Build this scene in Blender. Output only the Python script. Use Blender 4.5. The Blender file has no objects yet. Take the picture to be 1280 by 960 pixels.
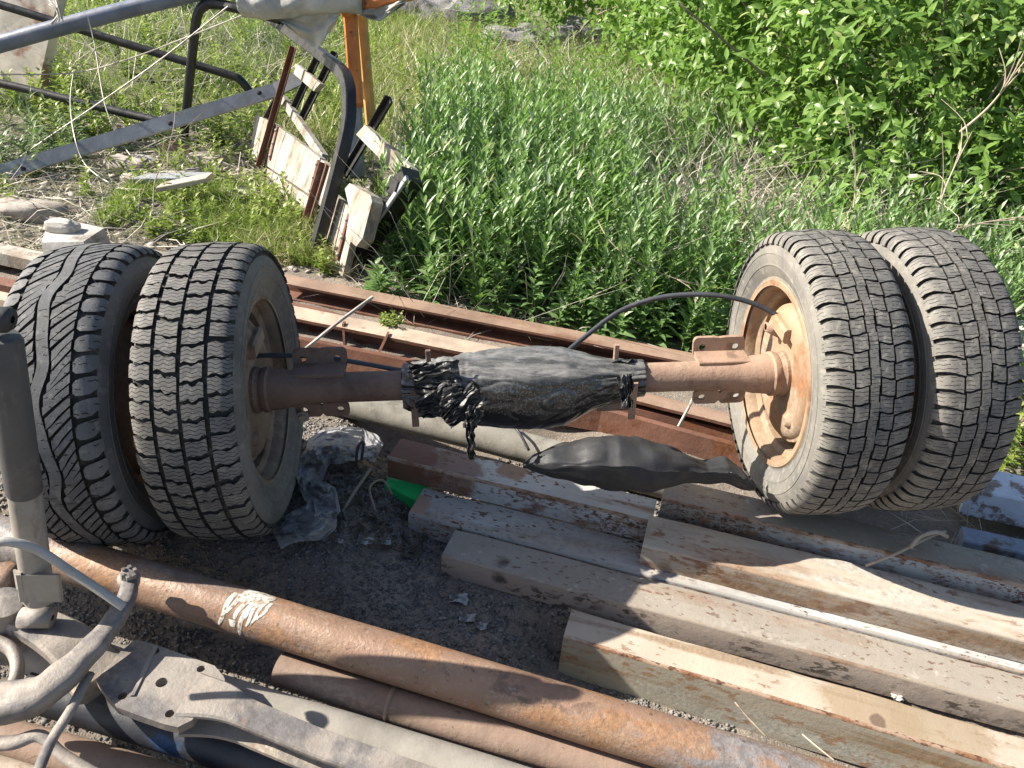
import bpy, math, random
import numpy as np
from mathutils import Vector, Matrix, noise

random.seed(7)
rng = np.random.default_rng(11)
SC = bpy.context.scene
COL = SC.collection

# ------------------------------------------------------------------ camera, light, exposure
PITCH, ROLL, CAMH, FPX = math.radians(32), math.radians(5), 1.364, 1000.0
Fv = Vector((0, math.cos(PITCH), -math.sin(PITCH)))
R0 = Vector((1, 0, 0)); U0 = Vector((0, math.sin(PITCH), math.cos(PITCH)))
Rv = R0 * math.cos(ROLL) + U0 * math.sin(ROLL)
Uv = -R0 * math.sin(ROLL) + U0 * math.cos(ROLL)
CAM = Vector((0, 0, CAMH))
cd = bpy.data.cameras.new('camera'); cd.sensor_width = 36; cd.lens = 36 * FPX / 1280
cd.clip_start = 0.05; cd.clip_end = 1000
co = bpy.data.objects.new('camera', cd); COL.objects.link(co)
co.matrix_world = Matrix(((Rv.x, Uv.x, -Fv.x, 0), (Rv.y, Uv.y, -Fv.y, 0), (Rv.z, Uv.z, -Fv.z, CAMH), (0, 0, 0, 1)))
SC.camera = co

SUN = Vector((-1.40, 0.11, 1.0)).normalized()
sl = bpy.data.lights.new('sun', 'SUN'); sl.energy = 5.0; sl.angle = math.radians(0.5); sl.color = (1.0, 0.93, 0.82)
so = bpy.data.objects.new('sun', sl); COL.objects.link(so)
so.rotation_euler = SUN.to_track_quat('Z', 'Y').to_euler(); so.location = (-6, 2, 8)
w = bpy.data.worlds.new('World'); SC.world = w; w.use_nodes = True
nt = w.node_tree; sky = nt.nodes.new('ShaderNodeTexSky'); sky.sky_type = 'NISHITA'; sky.sun_disc = False
sky.sun_elevation = math.asin(SUN.z); sky.sun_rotation = math.atan2(SUN.x, SUN.y)
sky.dust_density = 1.5
bg = nt.nodes['Background']; bg.inputs[1].default_value = 0.07
nt.links.new(sky.outputs[0], bg.inputs[0])
SC.view_settings.view_transform = 'Standard'; SC.view_settings.look = 'None'
SC.view_settings.exposure = 1.2; SC.view_settings.gamma = 1.0
SC.render.engine = 'CYCLES'
SC.cycles.use_denoising = True
SC.cycles.max_bounces = 6; SC.cycles.transparent_max_bounces = 8

# ------------------------------------------------------------------ where a sight line meets a height, a depth plane or any plane
def ray(x, y): return Fv + Rv * ((x - 640) / FPX) + Uv * ((480 - y) / FPX)
def at(x, y, z=0.0): d = ray(x, y); return CAM + d * ((z - CAMH) / d.z)
def aty(x, y, Y): d = ray(x, y); return CAM + d * (Y / d.y)
def atd(x, y, t): return CAM + ray(x, y) * t
def atp(x, y, o, n): d = ray(x, y); return CAM + d * ((o - CAM).dot(n) / d.dot(n))

# ------------------------------------------------------------------ object helpers
def tag(o, label=None, cat=None, group=None, kind=None):
    if label: o['label'] = label
    if cat: o['category'] = cat
    if group: o['group'] = group
    if kind: o['kind'] = kind
    return o
def thing(name, label, cat, loc=(0, 0, 0), group=None):
    o = bpy.data.objects.new(name, None); COL.objects.link(o); o.location = loc; o.empty_display_size = .05
    return tag(o, label, cat, group)
def wloc(o):
    v = Vector(o.location)
    while o.parent is not None:
        o = o.parent; v += o.location
    return v
def link(name, me, base, parent=None):
    o = bpy.data.objects.new(name, me); COL.objects.link(o)
    if parent is not None:
        o.parent = parent; o.location = Vector(base) - wloc(parent)
    else: o.location = base
    return o

class MB:
    def __init__(s): s.v = []; s.f = []; s.m = []; s.sm = []; s.uv = {}
    def add(s, vs, fs, m=0, smooth=False):
        k = len(s.v); s.v.extend([Vector(p) for p in vs])
        for f in fs: s.f.append([i + k for i in f]); s.m.append(m); s.sm.append(smooth)
    def loft(s, rings, m=0, smooth=True, cap=True, closed=True):
        k = len(s.v); n = len(rings[0])
        for r in rings: s.v.extend([Vector(p) for p in r])
        for i in range(len(rings) - 1):
            for j in range(n if closed else n - 1):
                a = k + i * n + j; b = k + i * n + (j + 1) % n
                s.f.append([a, b, b + n, a + n]); s.m.append(m); s.sm.append(smooth)
        if cap:
            s.f.append([k + j for j in range(n)][::-1]); s.m.append(m); s.sm.append(False)
            q = k + (len(rings) - 1) * n
            s.f.append([q + j for j in range(n)]); s.m.append(m); s.sm.append(False)
    def tube(s, pts, r, seg=10, m=0, smooth=True, cap=True, flat=None):
        pts = [Vector(p) for p in pts]; n = len(pts)
        rs = r if isinstance(r, (list, tuple)) else [r] * n
        rings = []; prev = None
        for i in range(n):
            t = (pts[min(i + 1, n - 1)] - pts[max(i - 1, 0)]).normalized()
            if prev is None:
                u = Vector(flat[0]) if flat else (Vector((0, 0, 1)) if abs(t.z) < .9 else Vector((1, 0, 0)))
            else: u = prev
            u = (u - t * u.dot(t)).normalized(); prev = u; q = t.cross(u)
            fu = flat[1] if flat else 1.0
            rings.append([pts[i] + (u * math.cos(a) * fu + q * math.sin(a)) * rs[i] for a in [2 * math.pi * j / seg for j in range(seg)]])
        s.loft(rings, m, smooth, cap)
    def prism(s, pts, prof, up=(0, 0, 1), m=0, smooth=False):
        """profile (side, up) swept along pts; up is kept as near as can be"""
        pts = [Vector(p) for p in pts]; n = len(pts); rings = []
        for i in range(n):
            t = (pts[min(i + 1, n - 1)] - pts[max(i - 1, 0)]).normalized()
            u = Vector(up); u = (u - t * u.dot(t)).normalized(); q = u.cross(t)
            rings.append([pts[i] + q * a + u * b for a, b in prof])
        s.loft(rings, m, smooth, True)
    def box(s, c, ax, ay, az, m=0, bev=0.0):
        """box from its centre and three half axes, edges along ax chamfered"""
        c, ax, ay, az = Vector(c), Vector(ax), Vector(ay), Vector(az)
        ly, lz = ay.length, az.length; by, bz = bev / ly, bev / lz
        if bev: pr = [(-1 + by, -1), (1 - by, -1), (1, -1 + bz), (1, 1 - bz), (1 - by, 1), (-1 + by, 1), (-1, 1 - bz), (-1, -1 + bz)]
        else: pr = [(-1, -1), (1, -1), (1, 1), (-1, 1)]
        s.loft([[c + ax * k + ay * a + az * b for a, b in pr] for k in (-1, 1)], m, False, True)
    def lathe(s, c, a, b, d, prof, seg=48, m=0, smooth=True, cap=False):
        rings = []
        for x, r in prof:
            rings.append([c + a * x + (b * math.cos(t) + d * math.sin(t)) * r for t in [2 * math.pi * j / seg for j in range(seg)]])
        s.loft(rings, m, smooth, cap)
    def plate(s, poly, n, th, m=0):
        n = Vector(n).normalized() * th; poly = [Vector(p) for p in poly]
        s.loft([poly, [p + n for p in poly]], m, False, True)
    def build(s, name, mats, parent=None, base=None, sharp=None):
        if base is None:
            xs = [p.x for p in s.v]; ys = [p.y for p in s.v]; zs = [p.z for p in s.v]
            base = Vector(((min(xs) + max(xs)) / 2, (min(ys) + max(ys)) / 2, min(zs)))
        base = Vector(base)
        me = bpy.data.meshes.new(name); me.from_pydata([tuple(p - base) for p in s.v], [], s.f)
        for mt in (mats if isinstance(mats, (list, tuple)) else [mats]): me.materials.append(mt)
        me.polygons.foreach_set('material_index', s.m); me.polygons.foreach_set('use_smooth', s.sm)
        if s.uv:
            ul = me.uv_layers.new(name='tread')
            for l in me.loops:
                ul.data[l.index].uv = s.uv.get(l.vertex_index, (1, 0))
        me.update()
        if sharp: me.set_sharp_from_angle(angle=math.radians(sharp))
        return link(name, me, base, parent)

def smooth_path(pts, n=8):
    pts = [Vector(p) for p in pts]; out = []
    for i in range(len(pts) - 1):
        p0 = pts[max(i - 1, 0)]; p1 = pts[i]; p2 = pts[i + 1]; p3 = pts[min(i + 2, len(pts) - 1)]
        for k in range(n):
            t = k / n
            out.append(0.5 * ((2 * p1) + (p2 - p0) * t + (2 * p0 - 5 * p1 + 4 * p2 - p3) * t * t + (3 * p1 - p0 - 3 * p2 + p3) * t ** 3))
    out.append(pts[-1]); return out
def interp(x, xs, ys): return float(np.interp(x, xs, ys))
def fbm(p, sc=1.0, o=3): return noise.fractal(Vector(p) * sc, 1.0, 2.0, o)

def np_mesh(name, V, faces, mats, attr=None, base=(0, 0, 0), parent=None, smooth=False, midx=None):
    """faces: list of int arrays (n,k)"""
    me = bpy.data.meshes.new(name); base = Vector(base)
    V = np.asarray(V, np.float32) - np.array(base, np.float32)
    me.vertices.add(len(V)); me.vertices.foreach_set('co', V.ravel())
    li = np.concatenate([f.ravel() for f in faces]).astype(np.int32)
    tot = np.concatenate([np.full(len(f), f.shape[1], np.int32) for f in faces])
    st = np.concatenate([[0], np.cumsum(tot)[:-1]]).astype(np.int32)
    me.loops.add(len(li)); me.loops.foreach_set('vertex_index', li)
    me.polygons.add(len(tot)); me.polygons.foreach_set('loop_start', st); me.polygons.foreach_set('loop_total', tot)
    if smooth: me.polygons.foreach_set('use_smooth', np.ones(len(tot), bool))
    for mt in (mats if isinstance(mats, (list, tuple)) else [mats]): me.materials.append(mt)
    if midx is not None: me.polygons.foreach_set('material_index', midx)
    if attr is not None:
        a = me.attributes.new('tint', 'FLOAT', 'POINT'); a.data.foreach_set('value', np.asarray(attr, np.float32))
    me.update(calc_edges=True); me.validate()
    return link(name, me, base, parent)

# ------------------------------------------------------------------ materials
class NT:
    def __init__(s, name):
        s.mat = bpy.data.materials.new(name); s.mat.use_nodes = True; s.t = s.mat.node_tree
        s.b = s.t.nodes['Principled BSDF']; s.tc = s.t.nodes.new('ShaderNodeTexCoord')
    def n(s, ty, **k):
        x = s.t.nodes.new(ty)
        for a, v in k.items(): setattr(x, a, v)
        return x
    def l(s, a, b): s.t.links.new(a, b)
    def math(s, op, a, b=None, c=None, clamp=False):
        x = s.n('ShaderNodeMath', operation=op); x.use_clamp = clamp
        for i, v in enumerate((a, b, c)):
            if v is None: continue
            if isinstance(v, (int, float)): x.inputs[i].default_value = v
            else: s.l(v, x.inputs[i])
        return x.outputs[0]
    def coord(s, rotz=0, stretch=(1, 1, 1), off=0.0):
        v = s.tc.outputs['Object']
        if rotz:
            mp = s.n('ShaderNodeMapping'); mp.inputs['Rotation'].default_value = (0, 0, -rotz); s.l(v, mp.inputs[0]); v = mp.outputs[0]
        mp = s.n('ShaderNodeMapping'); mp.inputs['Scale'].default_value = stretch; mp.inputs['Location'].default_value = (off, off * .7, off * 1.3)
        s.l(v, mp.inputs[0]); return mp.outputs[0]
    def noise(s, scale, detail=5, rough=.6, rotz=0, stretch=(1, 1, 1), off=0.0, dist=0.0):
        x = s.n('ShaderNodeTexNoise'); x.inputs['Scale'].default_value = scale; x.inputs['Detail'].default_value = detail
        x.inputs['Roughness'].default_value = rough; x.inputs['Distortion'].default_value = dist
        s.l(s.coord(rotz, stretch, off), x.inputs['Vector']); return x.outputs[0]
    def ramp(s, v, lo, hi, a=0.0, b=1.0):
        x = s.n('ShaderNodeMapRange'); x.inputs[1].default_value = lo; x.inputs[2].default_value = hi
        x.inputs[3].default_value = a; x.inputs[4].default_value = b; x.interpolation_type = 'SMOOTHSTEP'; s.l(v, x.inputs[0]); return x.outputs[0]
    def mix(s, f, a, b):
        x = s.n('ShaderNodeMix', data_type='RGBA')
        if isinstance(f, (int, float)): x.inputs[0].default_value = f
        else: s.l(f, x.inputs[0])
        for i, v in ((6, a), (7, b)):
            if isinstance(v, (tuple, list)): x.inputs[i].default_value = (*v[:3], 1)
            else: s.l(v, x.inputs[i])
        return x.outputs[2]

def weathered(name, base, layers=(), rough=.7, metal=0.0, bump=.3, bscale=60, rotz=0, spec=.3, var=.25, bdist=.004, spots=()):
    """layers: (colour, scale, lo, hi, stretch, amount, detail)"""
    q = NT(name)
    big = q.noise(6, 6, .65, off=3.1)
    dk = tuple(c * (1 - var) for c in base); lt = tuple(min(1, c * (1 + var)) for c in base)
    c = q.mix(q.ramp(big, .3, .7), dk, lt); rg = rough
    for i, L in enumerate(layers):
        col, sc, lo, hi = L[:4]; stt = L[4] if len(L) > 4 else (1, 1, 1); am = L[5] if len(L) > 5 else 1.0; de = L[6] if len(L) > 6 else 6
        msk = q.ramp(q.noise(sc, de, .62, rotz, stt, off=7.3 * i + 1.7), lo, hi, 0, am)
        if len(L) > 7: msk = q.math('MULTIPLY', msk, q.ramp(q.noise(L[7], 5, .65, rotz, (.6, 1, 1), off=3.3 * i + .4), .42, .58))
        fine = q.noise(sc * 5 + 40, 3, .6, off=2.2 * i)
        col2 = tuple(k * .62 for k in col)
        c = q.mix(msk, c, q.mix(q.ramp(fine, .35, .65), col2, col))
    for ctr, rad, col, am in spots:
        mp = q.n('ShaderNodeMapping'); q.l(q.tc.outputs['Object'], mp.inputs[0]); mp.inputs['Location'].default_value = tuple(-k for k in ctr)
        ln = q.n('ShaderNodeVectorMath', operation='LENGTH'); q.l(mp.outputs[0], ln.inputs[0])
        dd = q.math('ADD', ln.outputs['Value'], q.math('MULTIPLY', q.math('SUBTRACT', q.noise(22, 4), .5), rad * .9))
        c = q.mix(q.ramp(dd, rad * .65, rad, am, 0), c, col)
    q.l(c, q.b.inputs['Base Color'])
    q.b.inputs['Metallic'].default_value = metal; q.b.inputs['Specular IOR Level'].default_value = spec
    rr = q.ramp(q.noise(25, 4, off=9), .3, .7, max(0, rough - .12), min(1, rough + .12)); q.l(rr, q.b.inputs['Roughness'])
    bp = q.n('ShaderNodeBump'); bp.inputs['Strength'].default_value = bump; bp.inputs['Distance'].default_value = bdist
    h = q.math('ADD', q.noise(bscale, 6, .65, off=5), q.math('MULTIPLY', q.noise(bscale * .2, 4, off=6), 1.5))
    q.l(h, bp.inputs['Height']); q.l(bp.outputs[0], q.b.inputs['Normal'])
    return q.mat

BD = math.radians(-13.6)          # the way the bars lie
ALONG = (.22, 1, 1)
rust_d = (.16, .062, .028); rust_m = (.27, .115, .05); rust_o = (.42, .17, .05); dust = (.46, .37, .28); dust_l = (.58, .5, .4); white_p = (.62, .63, .62)
M_rust = weathered('brown_rust', (.17, .085, .058), [(rust_d, 7, .5, .72), (dust, 14, .55, .8, ALONG, .55), (rust_o, 5, .6, .75, ALONG, .5), ((.05, .03, .025), 60, .62, .72, (1, 1, 1), .7)], .8, 0, .35, 90, BD)
M_rust_dk = weathered('dark_brown_rust', (.13, .06, .04), [(rust_d, 7, .5, .72), (rust_o, 4, .6, .8, ALONG, .5), (dust, 20, .6, .8, ALONG, .35)], .85, 0, .35, 90, BD)
M_tanbeam = weathered('dusty_sunburnt_beam', (.42, .33, .255), [(rust_m, 10, .55, .75, ALONG, .7), ((.5, .43, .35), 20, .5, .7, ALONG, .6), ((.2, .1, .06), 40, .58, .68, (.5, 1, 1), .6)], .85, 0, .3, 100, BD)
ST = (.5, 1, 1)
def primer(name, base, top=(), spots=(), var=.1, rough=.62): return weathered(name, base, top, rough, 0, .2, 120, BD, .4, var, .004, spots)
speck = lambda lo, sc=85, a=.95, col=(.13, .05, .025): (col, sc, lo - .035, lo + .035, ST, a, 2, 9)
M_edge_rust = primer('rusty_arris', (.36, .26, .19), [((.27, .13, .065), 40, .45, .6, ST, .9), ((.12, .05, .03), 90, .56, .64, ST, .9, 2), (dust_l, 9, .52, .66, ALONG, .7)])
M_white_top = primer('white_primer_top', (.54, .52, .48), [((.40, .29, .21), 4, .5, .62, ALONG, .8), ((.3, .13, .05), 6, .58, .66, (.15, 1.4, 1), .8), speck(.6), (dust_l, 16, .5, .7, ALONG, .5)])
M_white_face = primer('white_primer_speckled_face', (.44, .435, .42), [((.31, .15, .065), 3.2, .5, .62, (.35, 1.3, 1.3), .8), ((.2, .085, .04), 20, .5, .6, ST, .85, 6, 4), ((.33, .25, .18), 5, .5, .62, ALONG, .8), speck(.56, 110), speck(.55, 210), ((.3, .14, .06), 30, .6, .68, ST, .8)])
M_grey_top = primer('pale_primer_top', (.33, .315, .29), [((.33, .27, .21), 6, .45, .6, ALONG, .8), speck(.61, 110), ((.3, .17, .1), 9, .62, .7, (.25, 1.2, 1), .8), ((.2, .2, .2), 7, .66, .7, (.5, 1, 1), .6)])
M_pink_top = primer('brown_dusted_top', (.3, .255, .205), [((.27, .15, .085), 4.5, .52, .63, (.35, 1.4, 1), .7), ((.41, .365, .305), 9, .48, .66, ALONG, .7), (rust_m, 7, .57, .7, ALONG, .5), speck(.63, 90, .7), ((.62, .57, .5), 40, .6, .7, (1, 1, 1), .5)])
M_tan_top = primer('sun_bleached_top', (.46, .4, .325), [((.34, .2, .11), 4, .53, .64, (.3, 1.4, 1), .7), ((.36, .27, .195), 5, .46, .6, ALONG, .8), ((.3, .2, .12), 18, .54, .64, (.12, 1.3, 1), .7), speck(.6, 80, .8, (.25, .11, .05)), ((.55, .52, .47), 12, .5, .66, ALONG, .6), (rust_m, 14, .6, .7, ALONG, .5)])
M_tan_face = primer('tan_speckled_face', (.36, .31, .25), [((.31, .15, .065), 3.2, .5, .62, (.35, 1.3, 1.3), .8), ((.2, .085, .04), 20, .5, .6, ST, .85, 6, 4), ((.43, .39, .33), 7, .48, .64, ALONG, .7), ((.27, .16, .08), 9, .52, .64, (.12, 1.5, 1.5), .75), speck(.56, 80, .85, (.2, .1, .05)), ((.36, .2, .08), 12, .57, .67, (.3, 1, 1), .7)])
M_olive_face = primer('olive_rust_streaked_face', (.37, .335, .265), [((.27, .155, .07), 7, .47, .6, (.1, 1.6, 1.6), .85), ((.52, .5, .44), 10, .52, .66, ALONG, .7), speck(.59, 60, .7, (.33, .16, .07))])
M_pipe = weathered('rusty_pipe_steel', (.25, .155, .105), [((.25, .245, .25), 3.2, .43, .56, (.25, 1, 1), .85), ((.40, .27, .18), 26, .48, .66, ALONG, .7), ((.33, .15, .06), 4, .54, .66, (.5, 1, 1), .65), ((.13, .085, .06), 16, .54, .6, (.6, 1, 1), .7, 6, 4), ((.36, .19, .09), 11, .52, .6, (.5, 1, 1), .7, 6), ((.4, .36, .31), 90, .6, .7, (1, 1, 1), .5, 3), ((.08, .05, .035), 75, .6, .68, (1, 1, 1), .6)], .55, .1, .4, 130, BD, .5, .15)
M_pipe_dust = weathered('dust_covered_grey_pipe', (.26, .24, .21), [((.34, .3, .25), 8, .45, .7, ALONG, .8), ((.2, .18, .17), 20, .6, .75, (1, 1, 1), .6)], .8, 0, .2, 140, BD)
M_pipe_brown = weathered('brown_scale_pipe', (.235, .165, .125), [((.4, .33, .27), 9, .48, .7, ALONG, .7), (rust_m, 6, .6, .72, ALONG, .6), ((.08, .05, .04), 60, .64, .72, (1, 1, 1), .7)], .8, 0, .3, 120, BD)
M_pipe_grey = weathered('grey_cement_pipe', (.23, .215, .185), [((.17, .155, .13), 8, .5, .7), ((.3, .28, .24), 30, .52, .68)], .85, 0, .2, 150, BD)
M_blue = weathered('blue_painted_pipe', (.026, .028, .034), [((.03, .085, .2), 9, .56, .64, (.6, 1, 1), .85), ((.16, .13, .11), 10, .6, .75, (1, 1, 1), .6)], .55, 0, .2, 90, BD, .45)
M_axle = weathered('dusty_brown_axle_steel', (.30, .20, .145), [((.46, .35, .25), 7, .45, .68, (1, 1, 1), .75), ((.13, .075, .05), 22, .55, .7, (1, 1, 1), .55), ((.06, .04, .035), 90, .64, .72, (1, 1, 1), .6)], .82, 0, .4, 120)
M_axle_dk = weathered('dark_brown_axle_steel', (.17, .115, .09), [((.11, .075, .06), 12, .48, .68, (1, 1, 1), .75), ((.25, .17, .12), 14, .55, .7, (1, 1, 1), .6), ((.04, .03, .03), 70, .62, .72, (1, 1, 1), .6)], .75, 0, .4, 120)
M_rim_tan = weathered('dusty_orange_wheel_rim', (.31, .21, .135), [((.41, .32, .235), 8, .45, .62, (1, 1, 1), .8), ((.3, .14, .065), 9, .52, .64, (1, 1, 1), .75), ((.22, .1, .05), 40, .64, .72, (1, 1, 1), .5)], .85, 0, .35, 90)
M_rim_dk = weathered('muddy_wheel_rim', (.24, .18, .135), [((.36, .29, .22), 6, .5, .68, (1, 1, 1), .7), ((.09, .06, .045), 12, .52, .7, (1, 1, 1), .75)], .82, 0, .35, 90)
M_cast = weathered('grey_brown_forged_steel', (.265, .235, .205), [((.38, .32, .25), 9, .48, .64, (1, 1, 1), .75), ((.13, .125, .135), 7, .48, .62, (1, 1, 1), .75), ((.33, .16, .08), 18, .62, .72, (1, 1, 1), .55), ((.07, .05, .045), 70, .65, .73, (1, 1, 1), .6)], .65, .15, .35, 130, 0, .4)
M_shock = weathered('dusty_grey_shock_paint', (.27, .25, .22), [((.38, .34, .29), 7, .48, .66, (1, 1, .4), .8), ((.15, .12, .1), 25, .55, .68, (1, 1, .4), .6)], .62, .1, .15, 140)
M_shock_dk = weathered('dark_grey_sleeve', (.075, .075, .075), [((.14, .13, .12), 6, .5, .68, (1, 1, 1), .7), ((.2, .18, .16), 40, .58, .7, (1, 1, .3), .5)], .55, 0, .15, 140)
M_hosegrey = weathered('dusty_grey_hose', (.36, .35, .32), [((.22, .21, .2), 30, .6, .75)], .7, 0, .15, 160)
M_cable = weathered('black_rubber_cable', (.045, .048, .055), [((.16, .15, .14), 16, .55, .75, (1, 1, 1), .6)], .5, 0, .12, 160)
M_bolt = weathered('worn_bolt_steel', (.3, .26, .22), [((.12, .08, .06), 30, .5, .7)], .5, .4, .3, 150)
M_blackpaint = weathered('black_painted_steel', (.022, .021, .021), [((.1, .085, .075), 9, .56, .74, (1, 1, 1), .7)], .45, 0, .15, 120, 0, .5)
M_bluegrey = weathered('blue_grey_painted_tube', (.13, .15, .2), [((.25, .26, .29), 8, .5, .72, (1, 1, 1), .7), ((.1, .07, .055), 22, .64, .74, (1, 1, 1), .6)], .45, 0, .12, 120, 0, .5)
M_greybar = weathered('weathered_grey_bar', (.27, .285, .305), [((.36, .35, .33), 10, .5, .72, (1, 1, 1), .7), ((.2, .16, .13), 25, .62, .74, (1, 1, 1), .6)], .65, 0, .15, 120)
M_sheet = weathered('peeling_tan_paint_sheet', (.6, .53, .44), [((.36, .2, .13), 3.2, .52, .6, (1, 1, 1), .9), ((.7, .66, .58), 9, .58, .68, (1, 1, 1), .8)], .75, 0, .15, 90)
M_plank = weathered('weathered_white_plank', (.38, .345, .295), [((.33, .25, .18), 6, .48, .64, (1, 1, .3), .7), ((.17, .145, .12), 30, .52, .64, (1, 1, .2), .7), ((.52, .5, .45), 12, .5, .66, (1, 1, .4), .7)], .8, 0, .3, 90)
M_orange = weathered('chipped_orange_paint', (.55, .19, .055), [((.3, .13, .07), 9, .56, .68, (1, 1, 1), .85), ((.5, .36, .26), 16, .62, .74, (1, 1, 1), .7), ((.07, .04, .03), 30, .64, .7, (1, 1, 1), .8)], .6, 0, .2, 110, 0, .4)
M_ochre = weathered('chipped_ochre_paint', (.55, .31, .1), [((.3, .2, .1), 9, .56, .7, (1, 1, 1), .7), ((.6, .55, .45), 12, .62, .7, (1, 1, 1), .7)], .6, 0, .2, 110, 0, .4)
M_tarp = weathered('grey_canvas', (.43, .42, .37), [((.56, .56, .54), 5, .5, .7, (1, 1, 1), .7), ((.27, .24, .18), 8, .58, .74, (1, 1, 1), .7)], .8, 0, .3, 60)
M_concrete = weathered('pale_concrete', (.46, .43, .38), [((.3, .27, .23), 9, .48, .64), ((.55, .52, .47), 25, .52, .68)], .9, 0, .5, 70)
M_stone = weathered('brown_grey_stone', (.36, .32, .28), [((.24, .2, .17), 12, .5, .7), ((.5, .46, .42), 20, .6, .75)], .9, 0, .5, 60)
M_rock = weathered('grey_rubble_rock', (.22, .21, .21), [((.12, .115, .11), 5, .48, .62), ((.33, .31, .28), 9, .52, .68)], .9, 0, .6, 30, bdist=.02)
M_wood = weathered('weathered_board', (.4, .35, .29), [((.24, .18, .14), 14, .52, .7, (1, .2, 1)), ((.56, .51, .45), 20, .58, .75, (1, .2, 1), .7)], .85, 0, .4, 90)
M_green = weathered('green_plastic', (.02, .42, .11), [((.03, .3, .09), 10, .5, .7, (1, 1, 1), .4)], .45, 0, .05, 100)
M_paintdrip = weathered('white_paint_spill', (.52, .5, .45), [((.36, .28, .2), 45, .48, .62, (1, 1, 1), .8), ((.26, .16, .11), 110, .55, .62, (1, 1, 1), .9)], .6, 0, .2, 150)
M_bluewhite = weathered('flaking_white_blue_paint', (.58, .62, .7), [((.27, .19, .15), 13, .52, .58, (1, 1, 1), .9)], .6, 0, .2, 100)
M_dry = weathered('dry_stem', (.38, .32, .25), [((.33, .26, .18), 14, .5, .7)], .9, 0, .1, 100)
M_bark = weathered('grey_bark', (.25, .21, .16), [((.14, .11, .08), 30, .5, .7)], .9, 0, .4, 90)
M_wire = weathered('pale_wire', (.36, .34, .3), [((.25, .2, .16), 12, .55, .7)], .5, .2, .05, 100)
M_paper = weathered('dirty_white_scrap', (.36, .355, .35), [((.17, .155, .14), 30, .46, .6)], .8, 0, .2, 100)
M_rubber = weathered('dull_black_rubber', (.028, .029, .031), [((.07, .068, .064), 8, .5, .7, (1, 1, 1), .6)], .66, 0, .18, 110, 0, .45)
M_hole_shade = weathered('painted_hole_shade', (.03, .027, .025), [], .9, 0, .1, 100)

def tyre_mat(name, base, dustc, amount, sipe, wave, cover, wline=.16):
    """rubber with dust; thin sipes cut across the tread faces follow the tread map"""
    q = NT(name)
    uv = q.n('ShaderNodeUVMap'); uv.uv_map = 'tread'; sp = q.n('ShaderNodeSeparateXYZ'); q.l(uv.outputs[0], sp.inputs[0])
    s_, t_ = sp.outputs[0], sp.outputs[1]
    side = q.ramp(q.math('ABSOLUTE', s_), .05, .105, .42, 1.0)
    c = q.mix(q.ramp(q.noise(9, 6, .65), .3, .7), tuple(k * .75 for k in base), tuple(k * 1.25 for k in base))
    c = q.mix(q.math('MULTIPLY', side, q.ramp(q.noise(5, 6, .6, off=4), .35, .65, amount * .3, amount)), c, dustc)
    c = q.mix(q.ramp(q.noise(2.6, 7, .7, off=11), .5, .64, 0, amount * .6), c, tuple(k * .8 for k in dustc))
    c = q.mix(q.ramp(q.noise(55, 4, .65, off=2), .5, .7, 0, amount * .9), c, tuple(k * 1.15 for k in dustc))
    ph = q.math('ADD', q.math('MULTIPLY', t_, 2 * math.pi / sipe), q.math('MULTIPLY', q.math('SINE', q.math('MULTIPLY', s_, 2 * math.pi / .021)), wave))
    cs = q.math('COSINE', ph)
    ln = q.ramp(cs, 1 - wline, 1 - wline * .3)
    cut = q.ramp(q.noise(70, 1, .5, off=8), cover, cover + .04)
    on = q.math('LESS_THAN', q.math('ABSOLUTE', s_), .5)
    ln = q.math('MULTIPLY', q.math('MULTIPLY', ln, cut), on)
    c = q.mix(ln, c, (.012, .012, .012))
    q.l(c, q.b.inputs['Base Color']); q.b.inputs['Roughness'].default_value = .72; q.b.inputs['Specular IOR Level'].default_value = .3
    bp = q.n('ShaderNodeBump'); bp.inputs['Strength'].default_value = .35; bp.inputs['Distance'].default_value = .002
    h = q.math('SUBTRACT', q.math('ADD', q.noise(170, 5, .7, off=5), q.noise(45, 4, off=7)), q.math('MULTIPLY', ln, 2.5))
    q.l(h, bp.inputs['Height']); q.l(bp.outputs[0], q.b.inputs['Normal'])
    return q.mat
M_groove = weathered('groove_shade_rubber', (.03, .029, .027), [((.11, .1, .088), 24, .48, .64, (1, 1, 1), .75)], .8, 0, .2, 120)  # coloured darker to paint in the shade of the grooves, with some dust
M_ty_at = tyre_mat('worn_black_rubber', (.085, .09, .095), (.22, .21, .2), .5, .016, .5, .55)
M_ty_win = tyre_mat('studded_winter_rubber', (.1, .1, .1), (.25, .23, .2), .55, .0085, 1.3, .3, .2)
M_ty_road = tyre_mat('dusty_road_rubber', (.1, .1, .099), (.255, .237, .205), .8, .0085, .5, .44, .16)

def plastic_mat(name, col, rough, trans=0.0, dustc=None, dust_amt=0.5, bscale=40, alpha=1.0):
    q = NT(name)
    c = q.mix(q.ramp(q.noise(7, 5), .35, .7), col, tuple(k * 1.4 for k in col))
    if dustc: c = q.mix(q.ramp(q.noise(60, 4, .7, off=3), .5, .66, 0, dust_amt), c, dustc)
    q.l(c, q.b.inputs['Base Color']); q.b.inputs['Roughness'].default_value = rough; q.b.inputs['Specular IOR Level'].default_value = .6
    bp = q.n('ShaderNodeBump'); bp.inputs['Strength'].default_value = .35; bp.inputs['Distance'].default_value = .004
    q.l(q.noise(bscale, 5, .6, dist=.6), bp.inputs['Height']); q.l(bp.outputs[0], q.b.inputs['Normal'])
    if trans:
        tr = q.n('ShaderNodeBsdfTranslucent'); q.l(c, tr.inputs[0]); mx = q.n('ShaderNodeMixShader'); mx.inputs[0].default_value = trans
        q.l(q.b.outputs[0], mx.inputs[1]); q.l(tr.outputs[0], mx.inputs[2]); q.l(mx.outputs[0], q.t.nodes['Material Output'].inputs[0])
    return q.mat
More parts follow.
